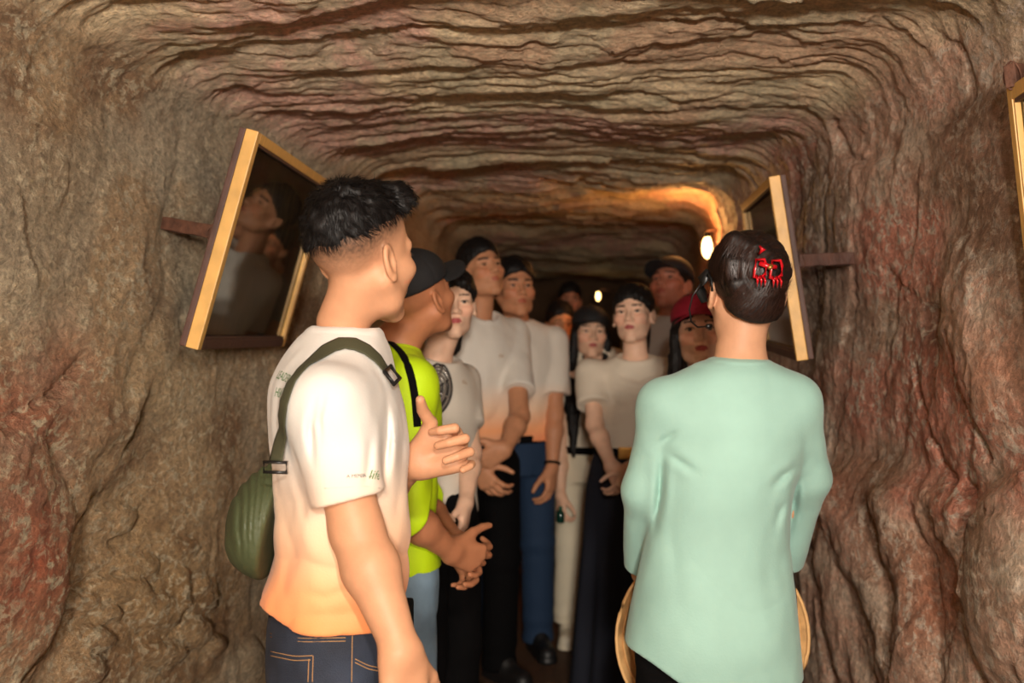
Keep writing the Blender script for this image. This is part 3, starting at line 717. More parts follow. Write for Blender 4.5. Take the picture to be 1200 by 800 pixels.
    if lg.get('belt'):
        zb = lg.get('beltz', wz-.018); th_ = np.linspace(0, 2*PI, 41)[:-1]
        rx = float(np.interp(zb, T3[0], T3[3])); ry = float(np.interp(zb, T3[0], T3[4]))
        pts = [(math.cos(t)*(rx+.003), math.sin(t)*(ry+.003), zb) for t in th_]; nr_ = [(math.cos(t)/rx, math.sin(t)/ry, 0) for t in th_]
        bo = link('belt', tube('belt', pts, .017, 8, True, .22, nr_), lg['belt'], root)
        if lg.get('buckle'): link('buckle', box_mesh('buckle', (-.028, ry, zb-.022), (.028, ry+.013, zb+.022), .004), lg['buckle'], bo)
    # shoes
    if shoe:
        sm = mat('shoe_%d_%d_%d' % tuple(shoe), srgb(*shoe), rough=.5, bump=.1)
        for sg in (-1, 1):
            def shf(x, y, z):
                f = rc(x, y, z, (sg*.097*s, -.055*s, .040), (sg*.108*s, .135*s, .030), .042*s, .040*s)
                f = smin(f, rc(x, y, z, (sg*.097*s, -.05*s, .06), (sg*.099*s, .03*s, .075), .040*s, .034*s), .03)
                sole = smax(rc(x, y, z*0, (sg*.097*s, -.055*s, 0), (sg*.108*s, .135*s, 0), .046*s, .044*s), np.abs(z-.010)-.010, .003)
                return smin(smax(f, -z+.002, .003), sole, .002)
            V, Q = extract(shf, (sg*.1*s-.08, -.14, -.01), (sg*.1*s+.08, .22, .14), .006)
            link('shoe', npmesh('shoe', V, Q), sm, root)
    return p
def bvh(o):
    me = o.data; th = o.parent.matrix_basis if o.parent else Matrix()
    th = Matrix.Translation(o.parent.location) @ o.parent.rotation_euler.to_matrix().to_4x4() if o.parent else Matrix()
    V = np.zeros(len(me.vertices)*3, dtype=np.float32); me.vertices.foreach_get('co', V); V = V.reshape(-1, 3)
    Mx = np.array(th); W = V@Mx[:3, :3].T+Mx[:3, 3]
    Q = np.zeros(len(me.loops), dtype=np.int32); me.loops.foreach_get('vertex_index', Q); Q = Q.reshape(-1, 4)
    return BVHTree.FromPolygons(W.tolist(), Q.tolist()), th.inverted()
def shoot(bv, px, py):
    o = Vector((0, 0, CH)); d = (Vector(pw(px, py, 1.0))-o).normalized()
    return bv.ray_cast(o, d)[:2]
def on_surface(name, ob, pix, r, m, parent, n=24, lift=0.0, flat=1.0, width=None):
    """a seam, stitch line or strap laid along the surface of a garment"""
    bv, inv = bvh(ob); pts = []; nrm = []
    pix = np.array(pix, float); seg = np.concatenate([[0], np.cumsum(np.hypot(*np.diff(pix, axis=0).T))])
    for t in np.linspace(0, seg[-1], n):
        x = np.interp(t, seg, pix[:, 0]); y = np.interp(t, seg, pix[:, 1]); h, nn = shoot(bv, x, y)
        if h is None: continue
        q = h+nn*lift; pts.append(inv@q); nrm.append(inv.to_3x3()@nn)
    if len(pts) < 2: return None
    for _ in range(3):
        pts = [pts[0]]+[(pts[i-1]+pts[i]*2+pts[i+1])/4 for i in range(1, len(pts)-1)]+[pts[-1]]
        nrm = [nrm[0]]+[(nrm[i-1]+nrm[i]*2+nrm[i+1]).normalized() for i in range(1, len(nrm)-1)]+[nrm[-1]]
    return link(name, tube(name, pts, r, 8, False, flat, nrm), m, parent)
def text_on(name, ob, txt, px, py, size, m, parent, udir, align='LEFT', shear=0.0):
    """flat print pressed onto a garment"""
    cu = bpy.data.curves.new(name, 'FONT'); cu.body = txt; cu.size = size; cu.align_x = align; cu.resolution_u = 2; cu.shear = shear
    to = bpy.data.objects.new(name, cu); me = bpy.data.meshes.new_from_object(to)
    bv, inv = bvh(ob); h, nn = shoot(bv, px, py)
    u = Vector(udir); u = (u-nn*u.dot(nn)).normalized(); v = nn.cross(u)
    if v.z < 0: v = -v
    me2 = bpy.data.meshes.new(name)
    bm = bmesh.new(); bm.from_mesh(me)
    bmesh.ops.triangulate(bm, faces=bm.faces[:])
    for vv in bm.verts:
        q = h+u*vv.co.x+v*vv.co.y; loc_, n2, _, _ = bv.find_nearest(q); vv.co = inv@(loc_+n2*.0012)
    bm.to_mesh(me2); bm.free()
    return link(name, me2, m, parent)
# ================================================================ THE PEOPLE
def white_shirt(name, z0, z1, hemc=(250, 150, 88), base=(214, 210, 203)):
    return mat(name, rough=.75, bump=.10, bscale=260, noise=.02, nscale=8, sheen=.1,
               grad=[(z0, srgb(*hemc)), (z0+(z1-z0)*.22, srgb(252, 172, 118)), (z0+(z1-z0)*.55, srgb(246, 206, 172)), (z1, srgb(*base))])
CAM_N = (0, -1, 0)
# ---- the man with the green bag, nearest, seen from behind and to the side
A = person('man in white shirt with orange hem and green shoulder bag, seen from behind', (-.305, 1.73), -77, 1.73,
    (425, 299, 1.715, -38, 3, 2), 'm', (200, 147, 112), hair='fade', hs=.99, res=.0034, neckr=.045,
    shirt=dict(neck=(-.005, .012, 1.445), shR=(.158, -.020, 1.338), shL=(-.165, .02, 1.345), mat=white_shirt('white_orange_shirt', .97, 1.27),
        rows=[(.93, 0, -.010, .172, .122), (.985, 0, -.004, .175, .126), (1.03, 0, .006, .172, .122), (1.12, 0, .008, .172, .119), (1.22, 0, .006, .176, .118), (1.31, 0, .0, .180, .116), (1.37, 0, -.005, .150, .105), (1.425, 0, .002, .088, .080), (1.46, 0, .012, .055, .060)],
        hem=.972, hemfn=lambda x, y: .972-.012*sst(0, .12, y)+.018*sst(-.06, -.13, y), sleeve=.75, slr=(.061, .060), fold=.0095, collar=.066, coly=.006, colz=.050,
        creases=[([(374, 450), (364, 500), (368, 560)], 4, .011), ([(384, 445), (374, 490), (377, 545)], 3, .006), ([(452, 455), (455, 510), (449, 580)], 4, .012), ([(435, 500), (432, 545), (426, 582)], 4, .005), ([(335, 590), (345, 640), (340, 690)], 7, .006), ([(460, 470), (470, 520), (474, 600)], 5, .004), ([(340, 690), (380, 700), (440, 680)], 6, .004)], res=.0040),
    legs=dict(mat=mat('dark_denim', srgb(38, 46, 62), rough=.75, noise=.35, nscale=14, bump=.5, bscale=500), name='jeans', waist=.995, hip=.158, res=.005),
    arms={'R': dict(el=pw(418, 622, 1.555), wr=pw(470, 762, 1.49), f=(.10, -.08, -.98), n=(-.6, .75, -.1), curl=(18, 26, 20), k=1.06, res=.0034),
          'L': dict(el=pw(440, 575, 1.93), wr=pw(487, 541, 1.80), f=(.86, -.22, .30), n=(-.25, -.95, .05), curls=[(70, 92, 45), (62, 84, 42), (52, 76, 40), (30, 52, 40)], thumb=(.05, .7, .70), spread=1.3, k=.98, res=.003)},
    shoe=(60, 56, 54))
# ---- the woman in the mint blouse
z_ = lambda py: CH-(py-HY)*2.1/F
mint = mat('mint_blouse', srgb(152, 192, 180), rough=.75, noise=.15, nscale=4.0, bump=.10, bscale=200, sheen=.15)
M = person('woman in mint green blouse with pinned up dark hair, back to the viewer', (.43, 2.1), 0, 1.64,
    (873, 340, 2.10, 7, -4, 3), 'f', (206, 154, 120), hair='bun', hs=.97, res=.0034, hairmat=HAIRM, neckr=.049,
    shirt=dict(name='blouse', mat=mint, neck=(.050, -.01, 1.395), shR=(.158, -.02, 1.300), shL=(-.110, -.02, 1.296),
        rows=[(.70, -.010, 0, .193, .150), (.795, -.010, 0, .187, .145), (.90, -.006, 0, .172, .130), (.993, .0, 0, .156, .115), (1.065, .012, 0, .150, .110), (1.137, .02, 0, .153, .112), (1.209, .028, 0, .160, .115), (1.28, .03, -.005, .165, .105), (1.335, .035, -.01, .135, .082), (1.372, .042, -.012, .085, .062)],
        hemfn=lambda x, y: .73+.060*sst(-.04, -.19, x)-.006*sst(.1, .2, x), hem=.73, sleeve=1.90, slr=(.050, .042, .043), fold=.0036, collar=.085, coly=-.004, colz=.058, colw=1.0,
        creases=[([(777, 510), (773, 580), (765, 640)], 4, .012), ([(938, 535), (931, 590), (922, 645)], 4, .011), ([(774, 526), (800, 543), (826, 560)], 4, .006), ([(942, 540), (918, 558), (898, 578)], 4, .008), ([(930, 575), (914, 600), (906, 630)], 4, .005),
                 ([(765, 522), (782, 514), (800, 500)], 3, .005), ([(778, 570), (790, 650), (800, 740)], 9, .004), ([(908, 590), (900, 680), (912, 760)], 9, .003)], res=.0042),
    legs=dict(mat=BLACKCLOTH, waist=.97, hip=.165, cuff=.10, knee=.085),
    arms={'L': dict(el=pw(754, 575, 2.13), wr=pw(752, 672, 2.25), f=(.45, .45, -.77), n=(.8, .1, .5), k=.80), 'R': dict(el=pw(948, 560, 2.13), wr=pw(918, 668, 2.27), f=(-.45, .45, -.77), n=(-.8, .1, .5), k=.80)},
    shoe=(30, 26, 26))
# ---- the man in the yellow shirt
yel = mat('lime_yellow_shirt', srgb(196, 232, 8), rough=.7, bump=.12, bscale=300, noise=.03, nscale=10)
B = person('man in lime yellow shirt and black cap, hands clasped in front', (-.314, 2.52), -58, 1.66,
    (489, 347, 2.50, -38, 20, 0), 'm', (176, 116, 82), hair=None, cap=(24, 24, 26), hs=.99, res=.0042,
    shirt=dict(mat=yel, neck=(.018, .020, 1.40), hem=.855, sleeve=1.02, slr=(.058, .066, .062), fold=.0045, collar=.068, colz=.055, creases=[([(468, 430), (480, 470), (490, 520)], 5, .006), ([(500, 520), (505, 560), (498, 600)], 5, .007)]),
    legs=dict(mat=mat('light_denim', srgb(120, 146, 166), rough=.8, noise=.25, nscale=10, bump=.4, bscale=500), name='jeans', hip=.16, waist=.97),
    arms={'R': dict(el=pw(478, 604, 2.32), wr=pw(528, 645, 2.42), f=(.75, .55, -.35), n=(-.5, .8, .2), curl=(30, 45, 30)), 'L': dict(el=pw(494, 590, 2.76), wr=pw(533, 633, 2.58), f=(.45, -.45, -.65), n=(-.6, -.7, .1), curl=(30, 40, 30))},
    shoe=(200, 196, 190))
# ---- the girl half hidden behind him
Cg = person('young woman in white shirt with round black emblem, half hidden behind yellow shirt', (-.225, 3.12), 235, 1.60,
    (530, 355, 3.12, 190, 2, 0), 'f', (226, 184, 156), lips=(176, 84, 84), hair='pulled', hs=.93, res=.0048,
    shirt=dict(mat=mat('cream_shirt', srgb(214, 206, 192), rough=.8, bump=.1, bscale=260), hem=.86, sleeve=.62, slr=(.050, .056), colz=.035, collar=.078, coly=.035, neck=(0, -.01, 1.345)),
    legs=dict(mat=BLACKCLOTH, hip=.130),
    arms={'L': dict(el=pw(552, 530, 3.12), wr=pw(546, 588, 2.98), f=(-.1, -.35, -.9), n=(-.9, .2, 0)), 'R': dict(el=pw(470, 530, 3.15), wr=pw(500, 590, 2.95), f=(.4, -.3, -.8), n=(.8, .3, 0))},
    shoe=(180, 176, 170))
# ---- the tall man and the man beside him
D_ = person('tall bareheaded man in white shirt with black trousers, looking up', (-.130, 4.02), 214, 1.78,
    (564, 317, 4.0, 212, 16, 4), 'm', (196, 138, 102), hair='short', hs=1.02, res=.005,
    shirt=dict(mat=white_shirt('white_peach_shirt', .98, 1.22, (236, 176, 140), (222, 214, 202)), neck=(.0, -.01, 1.455), hem=.975, sleeve=.72, slr=(.060, .070), fold=.009, colz=.045, coly=.02, collar=.070),
    legs=dict(mat=BLACKCLOTH, waist=1.03, hip=.136),
    arms={'L': dict(el=pw(609, 488, 3.86), wr=pw(592, 526, 3.70), f=(-.80, -.25, -.40), n=(-.2, .9, .2), curl=(14, 18, 12), curls=[(8, 12, 10), (20, 30, 20), (24, 34, 20), (28, 36, 20)]),
          'R': dict(el=pw(536, 500, 3.95), wr=pw(556, 545, 3.72), f=(.6, -.2, -.7), n=(.3, .9, .2), curl=(25, 35, 25))},
    shoe=(24, 22, 22))
E_ = person('man in white shirt with blue trousers and black belt, gazing ahead', (.020, 4.40), 190, 1.735,
    (603, 338, 4.32, 198, 7, 0), 'm', (196, 136, 100), hair='short', hs=1.08, res=.005,
    shirt=dict(mat=white_shirt('white_coral_shirt', .95, 1.20, (240, 146, 96), (222, 212, 198)), hem=.945, sleeve=.74, slr=(.060, .071), fold=.009, colz=.045, coly=.02, collar=.072),
    legs=dict(mat=mat('blue_trousers', srgb(24, 48, 76), rough=.85, bump=.2, bscale=300), waist=.99, hip=.146, belt=BLACKCLOTH, beltz=.955),
    arms={'L': dict(el=pw(650, 485, 4.36), wr=pw(647, 548, 4.28), f=(-.08, -.2, -.97), n=(-.8, .5, 0), curl=(24, 36, 26))}, shoe=(20, 19, 20))
# ---- the woman in white trousers
F_ = person('woman in black cap with long hair and white trousers', (.350, 4.58), 178, 1.60,
    (692, 389, 4.56, 184, 3, -2), 'f', (226, 180, 150), lips=(172, 82, 80), hair='longlock', cap=(22, 22, 24), hs=.99, res=.005,
    shirt=dict(mat=mat('pale_blouse', srgb(206, 192, 170), rough=.8), neck=(-.03, -.01, 1.28), hem=.885, sleeve=.55, slr=(.060, .062), colz=.03, coly=.03),
    legs=dict(mat=mat('white_trousers', srgb(222, 210, 184), rough=.8, bump=.15, bscale=300), waist=.90, cuff=.072, knee=.062, hip=.125, belt=BLACKCLOTH, hemz=.085),
    arms={'R': dict(el=pw(657, 530, 4.52), wr=pw(657, 580, 4.44), f=(.05, -.2, -.97), n=(.8, .4, 0), curl=(30, 45, 35))}, shoe=(214, 202, 178))
# ---- the woman in the navy skirt
G_ = person('woman in cowl neck cream top and long navy skirt, hands clasped', (.440, 3.80), 170, 1.58,
    (742, 368, 3.80, 162, 7, 4), 'f', (228, 184, 156), lips=(172, 86, 84), hair='pulled', hs=.97, res=.0046,
    shirt=dict(mat=mat('cream_top', srgb(216, 202, 182), rough=.75, bump=.08, bscale=200), neck=(-.03, -.01, 1.325), hem=.96, sleeve=.62, slr=(.066, .070), colz=.040, coly=.045, collar=.080, fold=.009,
        creases=[([(712, 425), (728, 440), (748, 446), (768, 438), (780, 425)], 3.5, .008), ([(706, 435), (725, 456), (750, 462), (775, 452)], 4, .006), ([(702, 450), (725, 475), (755, 480)], 4, .005)]),
    legs=dict(kind='skirt', mat=mat('navy_skirt', srgb(18, 22, 36), rough=.85, bump=.2, bscale=300), waist=1.0, hemz=.03, belt=BLACKCLOTH, beltz=.975, buckle=mat('brass', srgb(190, 140, 70), rough=.35, metal=.8)),
    arms={'R': dict(el=pw(697, 498, 3.72), wr=pw(716, 545, 3.56), f=(.45, -.15, -.88), n=(.5, .85, .2), curl=(26, 34, 26)), 'L': dict(el=pw(790, 500, 3.72), wr=pw(738, 548, 3.55), f=(-.45, -.05, -.88), n=(-.5, .85, .2), curl=(26, 34, 26))},
    shoe=(30, 28, 30))
# ---- the man in the dark cap behind her
H_ = person('man in black cap looking up, behind the cowl neck woman', (.775, 4.86), 165, 1.76,
    (786, 334, 4.82, 146, 20, 6), 'm', (186, 116, 90), hair='short', cap=(20, 20, 22), hs=1.16, res=.005,
    shirt=dict(mat=mat('grey_shirt', srgb(190, 180, 168), rough=.8), fold=.005), legs=dict(mat=BLACKCLOTH), shoe=(24, 22, 22))
# ---- the girl in the red cap
I_ = person('girl in red cap with long dark hair, half hidden by mint blouse', (.600, 3.10), 178, 1.53,
    (819, 388, 3.10, 172, 6, 3), 'f', (228, 180, 150), lips=(172, 74, 74), hair='long', cap=(150, 18, 44), hs=.97, res=.0048,
    shirt=dict(mat=MATS['pale_blouse'], neck=(0, -.01, 1.27), fold=.004), legs=dict(mat=BLACKCLOTH), shoe=(24, 22, 22))
# ---- the two further back
J_ = person('woman with glasses and white shoes far back in lamplight', (.205, 5.50), 184, 1.56,
    (657, 380, 5.46, 190, 2, 0), 'f', (206, 140, 96), hair='short', hs=.98, res=.006,
    shirt=dict(mat=mat('dusk_shirt', srgb(120, 124, 140), rough=.8), fold=.004), legs=dict(mat=BLACKCLOTH), shoe=(226, 206, 184))
K_ = person('bareheaded person in dark clothes, farthest back in the gloom', (.43, 7.0), 180, 1.70,
    (668, 352, 7.0, 180, 0, 0), 'm', (176, 118, 90), hair='short', hs=1.0, res=.007,
    shirt=dict(mat=mat('dark_red_shirt', srgb(74, 34, 30), rough=.8), fold=.004), legs=dict(mat=BLACKCLOTH), shoe=(24, 22, 22))

# ---------------------------------------------------------------- details on the near man
STITCH = mat('stitch_thread', srgb(176, 132, 84), rough=.8); SEAM = mat('denim_seam', srgb(24, 29, 40), rough=.8, bump=.3, bscale=300)
for k_, pix in enumerate([[(317, 742), (350, 748), (405, 747)], [(317, 746), (350, 752), (405, 751)], [(317, 763), (345, 769), (366, 768)], [(317, 768), (345, 774), (364, 773)], [(367, 768), (366, 799)], [(362, 772), (361, 799)],
        [(413, 724), (412, 799)], [(416, 772), (432, 780), (449, 783)], [(416, 776), (432, 784), (449, 787)]]):
    on_surface('stitching', A.legs, pix, .0007, STITCH, A.legs, 14, .0004)
bv_, iv_ = bvh(A.legs); h_, n_h = shoot(bv_, 470, 722)
if h_ is not None:
    q_ = iv_@(h_+n_h*.008); bo_ = link('belt_pouch', box_mesh('belt_pouch', (-.022, -.011, -.030), (.022, .011, .026), .006), BLACKCLOTH, A.legs); bo_.location = q_; nl_ = iv_.to_3x3()@n_h; bo_.rotation_euler = (0, 0, math.atan2(nl_.y, nl_.x)-PI/2)
dn = MATS['dark_denim']
for pix in ([(372, 708), (372, 726)], [(330, 706), (330, 722)]):
    on_surface('belt_loop', A.legs, pix, .006, dn, A.legs, 5, .003, .35)
on_surface('waistband', A.legs, [(316, 722), (345, 730), (380, 732), (412, 726)], .0022, SEAM, A.legs, 14, .0)
GREEN = mat('green_print', srgb(86, 128, 74), rough=.7); DARKP = mat('grey_print', srgb(70, 70, 66), rough=.7)
text_on('shirt_print', A.shirt, 'LEADERS,', 324, 443, .021, GREEN, A.shirt, (.35, -.9, 0))
text_on('shirt_print', A.shirt, 'HEART', 322, 464, .021, GREEN, A.shirt, (.35, -.9, 0))
text_on('sleeve_print', A.shirt, 'A MEMBER of', 406, 560, .0075, DARKP, A.shirt, (1, .0, .05))
text_on('sleeve_print', A.shirt, 'life', 431, 561, .020, GREEN, A.shirt, (1, .0, .05), shear=.35)
on_surface('hem_stitch', A.shirt, [(380, 572), (400, 571), (425, 569), (445, 572)], .0007, mat('white_thread', srgb(205, 198, 186)), A.shirt, 14, .0002)

# ---------------------------------------------------------------- shoulder bag (hangs on the man: its own thing)
olive = mat('olive_nylon', srgb(68, 76, 48), rough=.6, noise=.12, nscale=9, bump=.35, bscale=70)
strapm = mat('olive_webbing', srgb(66, 66, 44), rough=.75, bump=.4, bscale=700)
bc = pw(326, 607, 1.76)
bag = empty('shoulder_bag', (bc[0], bc[1], bc[2]-.10), 0, 'olive green nylon shoulder bag hanging at the near man\'s back', 'bag')
def bag_fn(x, y, z):
    f = el(x, y, z, (0, 0, .095), (.082, .125, .098))
    f = smin(f, rc(x, y, z, (.0, -.03, .17), (.01, -.03, .205), .022, .010), .03)
    f = smin(f, el(x, y, z, (-.01, .01, .06), (.075, .115, .058)), .03)
    f = f+.0035*np.sin(np.arctan2(x+.0, y+.2)*60+2*vn(x*20, y*20, z*20, 661))*sst(.03, .10, z)*.5+.003*fbm(x*18, y*18, z*12, 662, 3)
    return smax(f, x-.004-.2*(z-.1), .012)
V, Q = extract(bag_fn, (-.12, -.17, -.03), (.06, .17, .25), .0035, .006)
link('pouch', npmesh('pouch', V, Q), olive, bag)
inv = Vector((bc[0], bc[1], bc[2]-.10))
bv, _ = bvh(A.shirt)
sp = []; sn = []
for px, py in [(331, 512), (336, 494), (341, 474), (348, 452), (357, 433), (369, 416), (384, 404), (400, 398), (416, 400), (430, 410), (442, 422), (450, 434)]:
    h, n_ = shoot(bv, px, py)
    if h is not None: sp.append(h+n_*.0035-inv); sn.append(n_)
lo_ = pw(323, 541, sp[0].y+inv.y-.01); a0 = Vector(lo_)-inv
pre = [a0.lerp(sp[0], t) for t in (0, .33, .66)]
nn0 = Vector((-.55, -.83, 0)); prn = [nn0.lerp(sn[0], t).normalized() for t in (0, .33, .66)]
pts = pre+sp; nr = prn+sn
for _ in range(4):
    pts = [pts[0]]+[(pts[i-1]+pts[i]*2+pts[i+1])/4 for i in range(1, len(pts)-1)]+[pts[-1]]
    nr = [nr[0]]+[(nr[i-1]+nr[i]*2+nr[i+1]).normalized() for i in range(1, len(nr)-1)]+[nr[-1]]
for i in range(len(pre), len(pts)):
    l_, n2, _, _ = bv.find_nearest(pts[i]+inv); pts[i] = l_+n2*.004-inv; nr[i] = (nr[i]+n2).normalized()
dense = []; dn_ = []
for i in range(len(pts)-1):
    for t in (0, .5): dense.append(pts[i].lerp(pts[i+1], t)); dn_.append(nr[i].lerp(nr[i+1], t).normalized())
dense.append(pts[-1]); dn_.append(nr[-1])
link('strap', tube('strap', dense, .0155, 8, False, .10, dn_), strapm, bag)
e_ = dense[-1]; en_ = dn_[-1]; ed_ = (dense[-1]-dense[-3]).normalized(); es_ = ed_.cross(en_).normalized()
link('strap_adjuster', tube('strap_adjuster', [e_+es_*.020+en_*.003, e_-es_*.020+en_*.003, e_-es_*.020+en_*.003+ed_*.026, e_+es_*.020+en_*.003+ed_*.026], .0038, 8, True), mat('black_plastic', srgb(24, 24, 24), rough=.4), bag)
link('buckle', tube('buckle', [a0+Vector((-.019, 0, .0)), a0+Vector((.019, -.008, .0)), a0+Vector((.019, -.008, -.016)), a0+Vector((-.019, 0, -.016))], .0028, 8, True), mat('black_plastic', srgb(24, 24, 24), rough=.4), bag)
# ---------------------------------------------------------------- backpack strap on the yellow shirt, worn
on_surface('shoulder_strap', B.shirt, [(452, 398), (462, 405), (474, 418), (482, 440), (487, 468), (489, 500)], .009, BLACKCLOTH, B.shirt, 20, .003, .3)
# ---------------------------------------------------------------- emblem on the white shirt behind
bv, inv_ = bvh(Cg.shirt)
h, n_ = shoot(bv, 509, 457)
if h is not None:
    em = mat('emblem_black', srgb(46, 44, 44), rough=.35); es = mat('emblem_silver', srgb(176, 172, 164), rough=.25, metal=.7)
    u = Vector((1, 0, 0)); u = (u-n_*u.dot(n_)).normalized(); v = n_.cross(u); v = v if v.z > 0 else -v
    c_ = h+n_*.004; rr_ = .095
    def ring(r0, sx=.62, tilt=-.35, n=40):
        out = []
        for i in range(n):
            t = 2*PI*i/n; a, b = math.cos(t)*r0*sx, math.sin(t)*r0; a, b = a*math.cos(tilt)-b*math.sin(tilt), a*math.sin(tilt)+b*math.cos(tilt)
            q = c_+u*a+v*b; l_, n2, _, _ = bv.find_nearest(q); out.append((inv_@(l_+n2*.003), inv_.to_3x3()@n2))
        return out
    eo = None
    for r0, w_, mm in ((.092, .004, em), (.082, .005, es), (.070, .003, em), (.056, .006, es), (.040, .003, em), (.022, .008, es)):
        q = ring(r0); o = link('emblem_ring', tube('emblem_ring', [a for a, b in q], w_, 6, True, .25, [b for a, b in q]), mm, Cg.shirt)
    q0, q1 = ring(.090), ring(.02)
    for i in range(0, 40, 5):
        link('emblem_ray', tube('emblem_ray', [q0[i][0], (q0[i][0]+q1[i][0])/2, q1[i][0]], .004, 6, False, .4, [q0[i][1]]*3), em if i % 2 else es, Cg.shirt)
tan = mat('tan_print', srgb(176, 140, 100), rough=.7)
for pp, ppx, ppy in ((Cg, 541, 449), (D_, 584, 419)):
    text_on('chest_print', pp.shirt, 'life', ppx, ppy, .022, tan, pp.shirt, (1, .2, .05), shear=.3)
# ---------------------------------------------------------------- wristbands, glasses, headset, claw clip
sh, e_, w_, k = E_.arm['L']; d_ = (w_-e_)/np.linalg.norm(w_-e_); c0 = w_-d_*.02
b1 = np.cross(d_, (0, 1, 0)); b1 /= np.linalg.norm(b1); b2 = np.cross(d_, b1)
link('bracelet', tube('bracelet', [c0+.031*(math.cos(t)*b1+math.sin(t)*b2) for t in np.linspace(0, 2*PI, 25)[:-1]], .006, 8, True), BLACKCLOTH, E_.root)
gm = mat('glasses_frame', srgb(20, 18, 18), rough=.3)
gp = None
for sg in (-1, 1):
    o = link('glasses' if gp is None else 'rim', tube('glasses', [J_.fromhead((sg*.033+.021*math.cos(t), .092, .0+.016*math.sin(t))) for t in np.linspace(0, 2*PI, 25)[:-1]], .0016, 6, True), gm, J_.root if gp is None else gp)
    gp = gp or o
    link('temple', tube('temple', [J_.fromhead((sg*.054, .09, .004)), J_.fromhead((sg*.074, .05, .006)), J_.fromhead((sg*.080, -.01, .004))], .0014, 6), gm, gp)
link('bridge', tube('bridge', [J_.fromhead((-.012, .092, .004)), J_.fromhead((0, .096, .007)), J_.fromhead((.012, .092, .004))], .0014, 6), gm, gp)
bp_ = MATS['black_plastic']; fh = M.fromhead
hsx = link('headset', tube('headset', [fh((-.083, .000, .040)), fh((-.092, .008, .020)), fh((-.093, .014, -.008)), fh((-.086, .012, -.030))], [.006, .012, .012, .007], 10), bp_, M.root)
link('ear_hook', tube('ear_hook', [fh((-.088, .008, .02)), fh((-.086, -.012, .03)), fh((-.084, -.028, .015)), fh((-.083, -.030, -.01))], .003, 8), bp_, hsx)
link('microphone_boom', tube('microphone_boom', [fh(q) for q in ((-.094, .014, .012), (-.108, .028, -.015), (-.112, .036, -.045), (-.102, .052, -.070), (-.080, .075, -.080), (-.05, .098, -.075))], .0018, 8), bp_, hsx)
link('microphone', tube('microphone', [fh((-.052, .097, -.075)), fh((-.040, .102, -.073))], .005, 8), bp_, hsx)
red = mat('red_clip_plastic', srgb(196, 18, 30), rough=.2, spec=.7)
def cl(pts, r, n=10): return tube('claw', [fh((q[0]-.042, q[1]-.009, q[2]-.022)) for q in pts], r, n)
cc = link('claw_clip', cl([(.020, -.132, .062), (.036, -.138, .056), (.054, -.134, .056)], .0050), red, M.root)
for sx, xx in ((-1, .022), (1, .056)):
    link('claw_jaw', tube('claw_jaw', [fh((q[0]-.042, q[1]-.009, q[2]-.022)) for q in ((xx-.012, -.128, .034), (xx-.013, -.136, .050), (xx-.010, -.136, .068), (xx+.006, -.137, .070), (xx+.012, -.135, .058), (xx+.010, -.134, .040), (xx, -.130, .032))], .0032, 8, True), red, cc)
    for j in range(3):
        link('claw_tooth', cl([(xx-.008+j*.008, -.134, .036), (xx-.008+j*.008, -.140, .026), (xx-.006+j*.008, -.132, .014)], [.003, .0026, .0012]), red, cc)
link('claw_spring', cl([(.036, -.142, .050), (.042, -.142, .058)], .0045), mat('brass'), cc)
link('claw_handle', cl([(.020, -.126, .082), (.026, -.136, .090), (.020, -.130, .098)], [.003, .006, .002]), red, cc)
# ---------------------------------------------------------------- strands of hair, joined: nobody could count them
def strands(p, n, ln, wd, field, m, seed, lift=.0006):
    me = p.hair.data; nv = len(me.vertices); rg = np.random.RandomState(seed)
    V = np.zeros(nv*3, dtype=np.float32); me.vertices.foreach_get('co', V); V = V.reshape(-1, 3)
    Nn = np.zeros(nv*3, dtype=np.float32); me.vertices.foreach_get('normal', Nn); Nn = Nn.reshape(-1, 3)
    q = np.stack(p.tohead(V[:, 0], V[:, 1], V[:, 2]), -1)
    i = rg.randint(0, nv, n); P0 = V[i]; N0 = Nn[i]; Q0 = q[i]
    dv, cur = field(Q0, rg); dv = dv@p.R.T; cur = cur@p.R.T
    dv = dv+N0*lift*0
    pts = []; L_ = ln*(.5+rg.rand(n))[:, None]
    for t in (0, .35, .7, 1.0): pts.append(P0+N0*.0005+dv*t*L_+cur*(t*t)*L_+N0*lift*t)
    side = np.cross(dv, N0); side /= np.linalg.norm(side, axis=1)[:, None]+1e-9
    VV = []; 
    for j, w in enumerate((1, .9, .6, .08)): VV += [pts[j]-side*wd*w, pts[j]+side*wd*w]
    VV = np.stack(VV, 1).reshape(-1, 3); b = np.arange(n)[:, None]*8
    QQ = np.concatenate([b+np.array([[2*j, 2*j+1, 2*j+3, 2*j+2]]) for j in range(3)])
    o = link('hair_strands', npmesh('hair_strands', VV, QQ), m, p.hair); o['kind'] = 'stuff'; return o
def spiky(q, rg):
    n = len(q); nrm = q-np.array([0, -.015, .03]); nrm /= np.linalg.norm(nrm, axis=1)[:, None]
    crown = np.array([0, -.055, .11]); r = q-crown; r[:, 2] *= .6; r -= nrm*(r*nrm).sum(1)[:, None]; r /= np.linalg.norm(r, axis=1)[:, None]+1e-6
    ju = .22+.45*sst(.06, .12, q[:, 2]+.5*np.maximum(q[:, 1], 0))[:, None]
    cl_ = np.stack([vn(q[:, 0]*90, q[:, 1]*90, q[:, 2]*90, 801+k) for k in range(3)], -1)
    d = nrm*ju+r*.8+cl_*.55+rg.randn(n, 3)*.12; d /= np.linalg.norm(d, axis=1)[:, None]
    return d, -nrm*.35
SPK = mat('hair_strand', srgb(14, 11, 10), rough=.6, spec=.15)
strands(A, 9000, .014, .00045, spiky, SPK, 3)
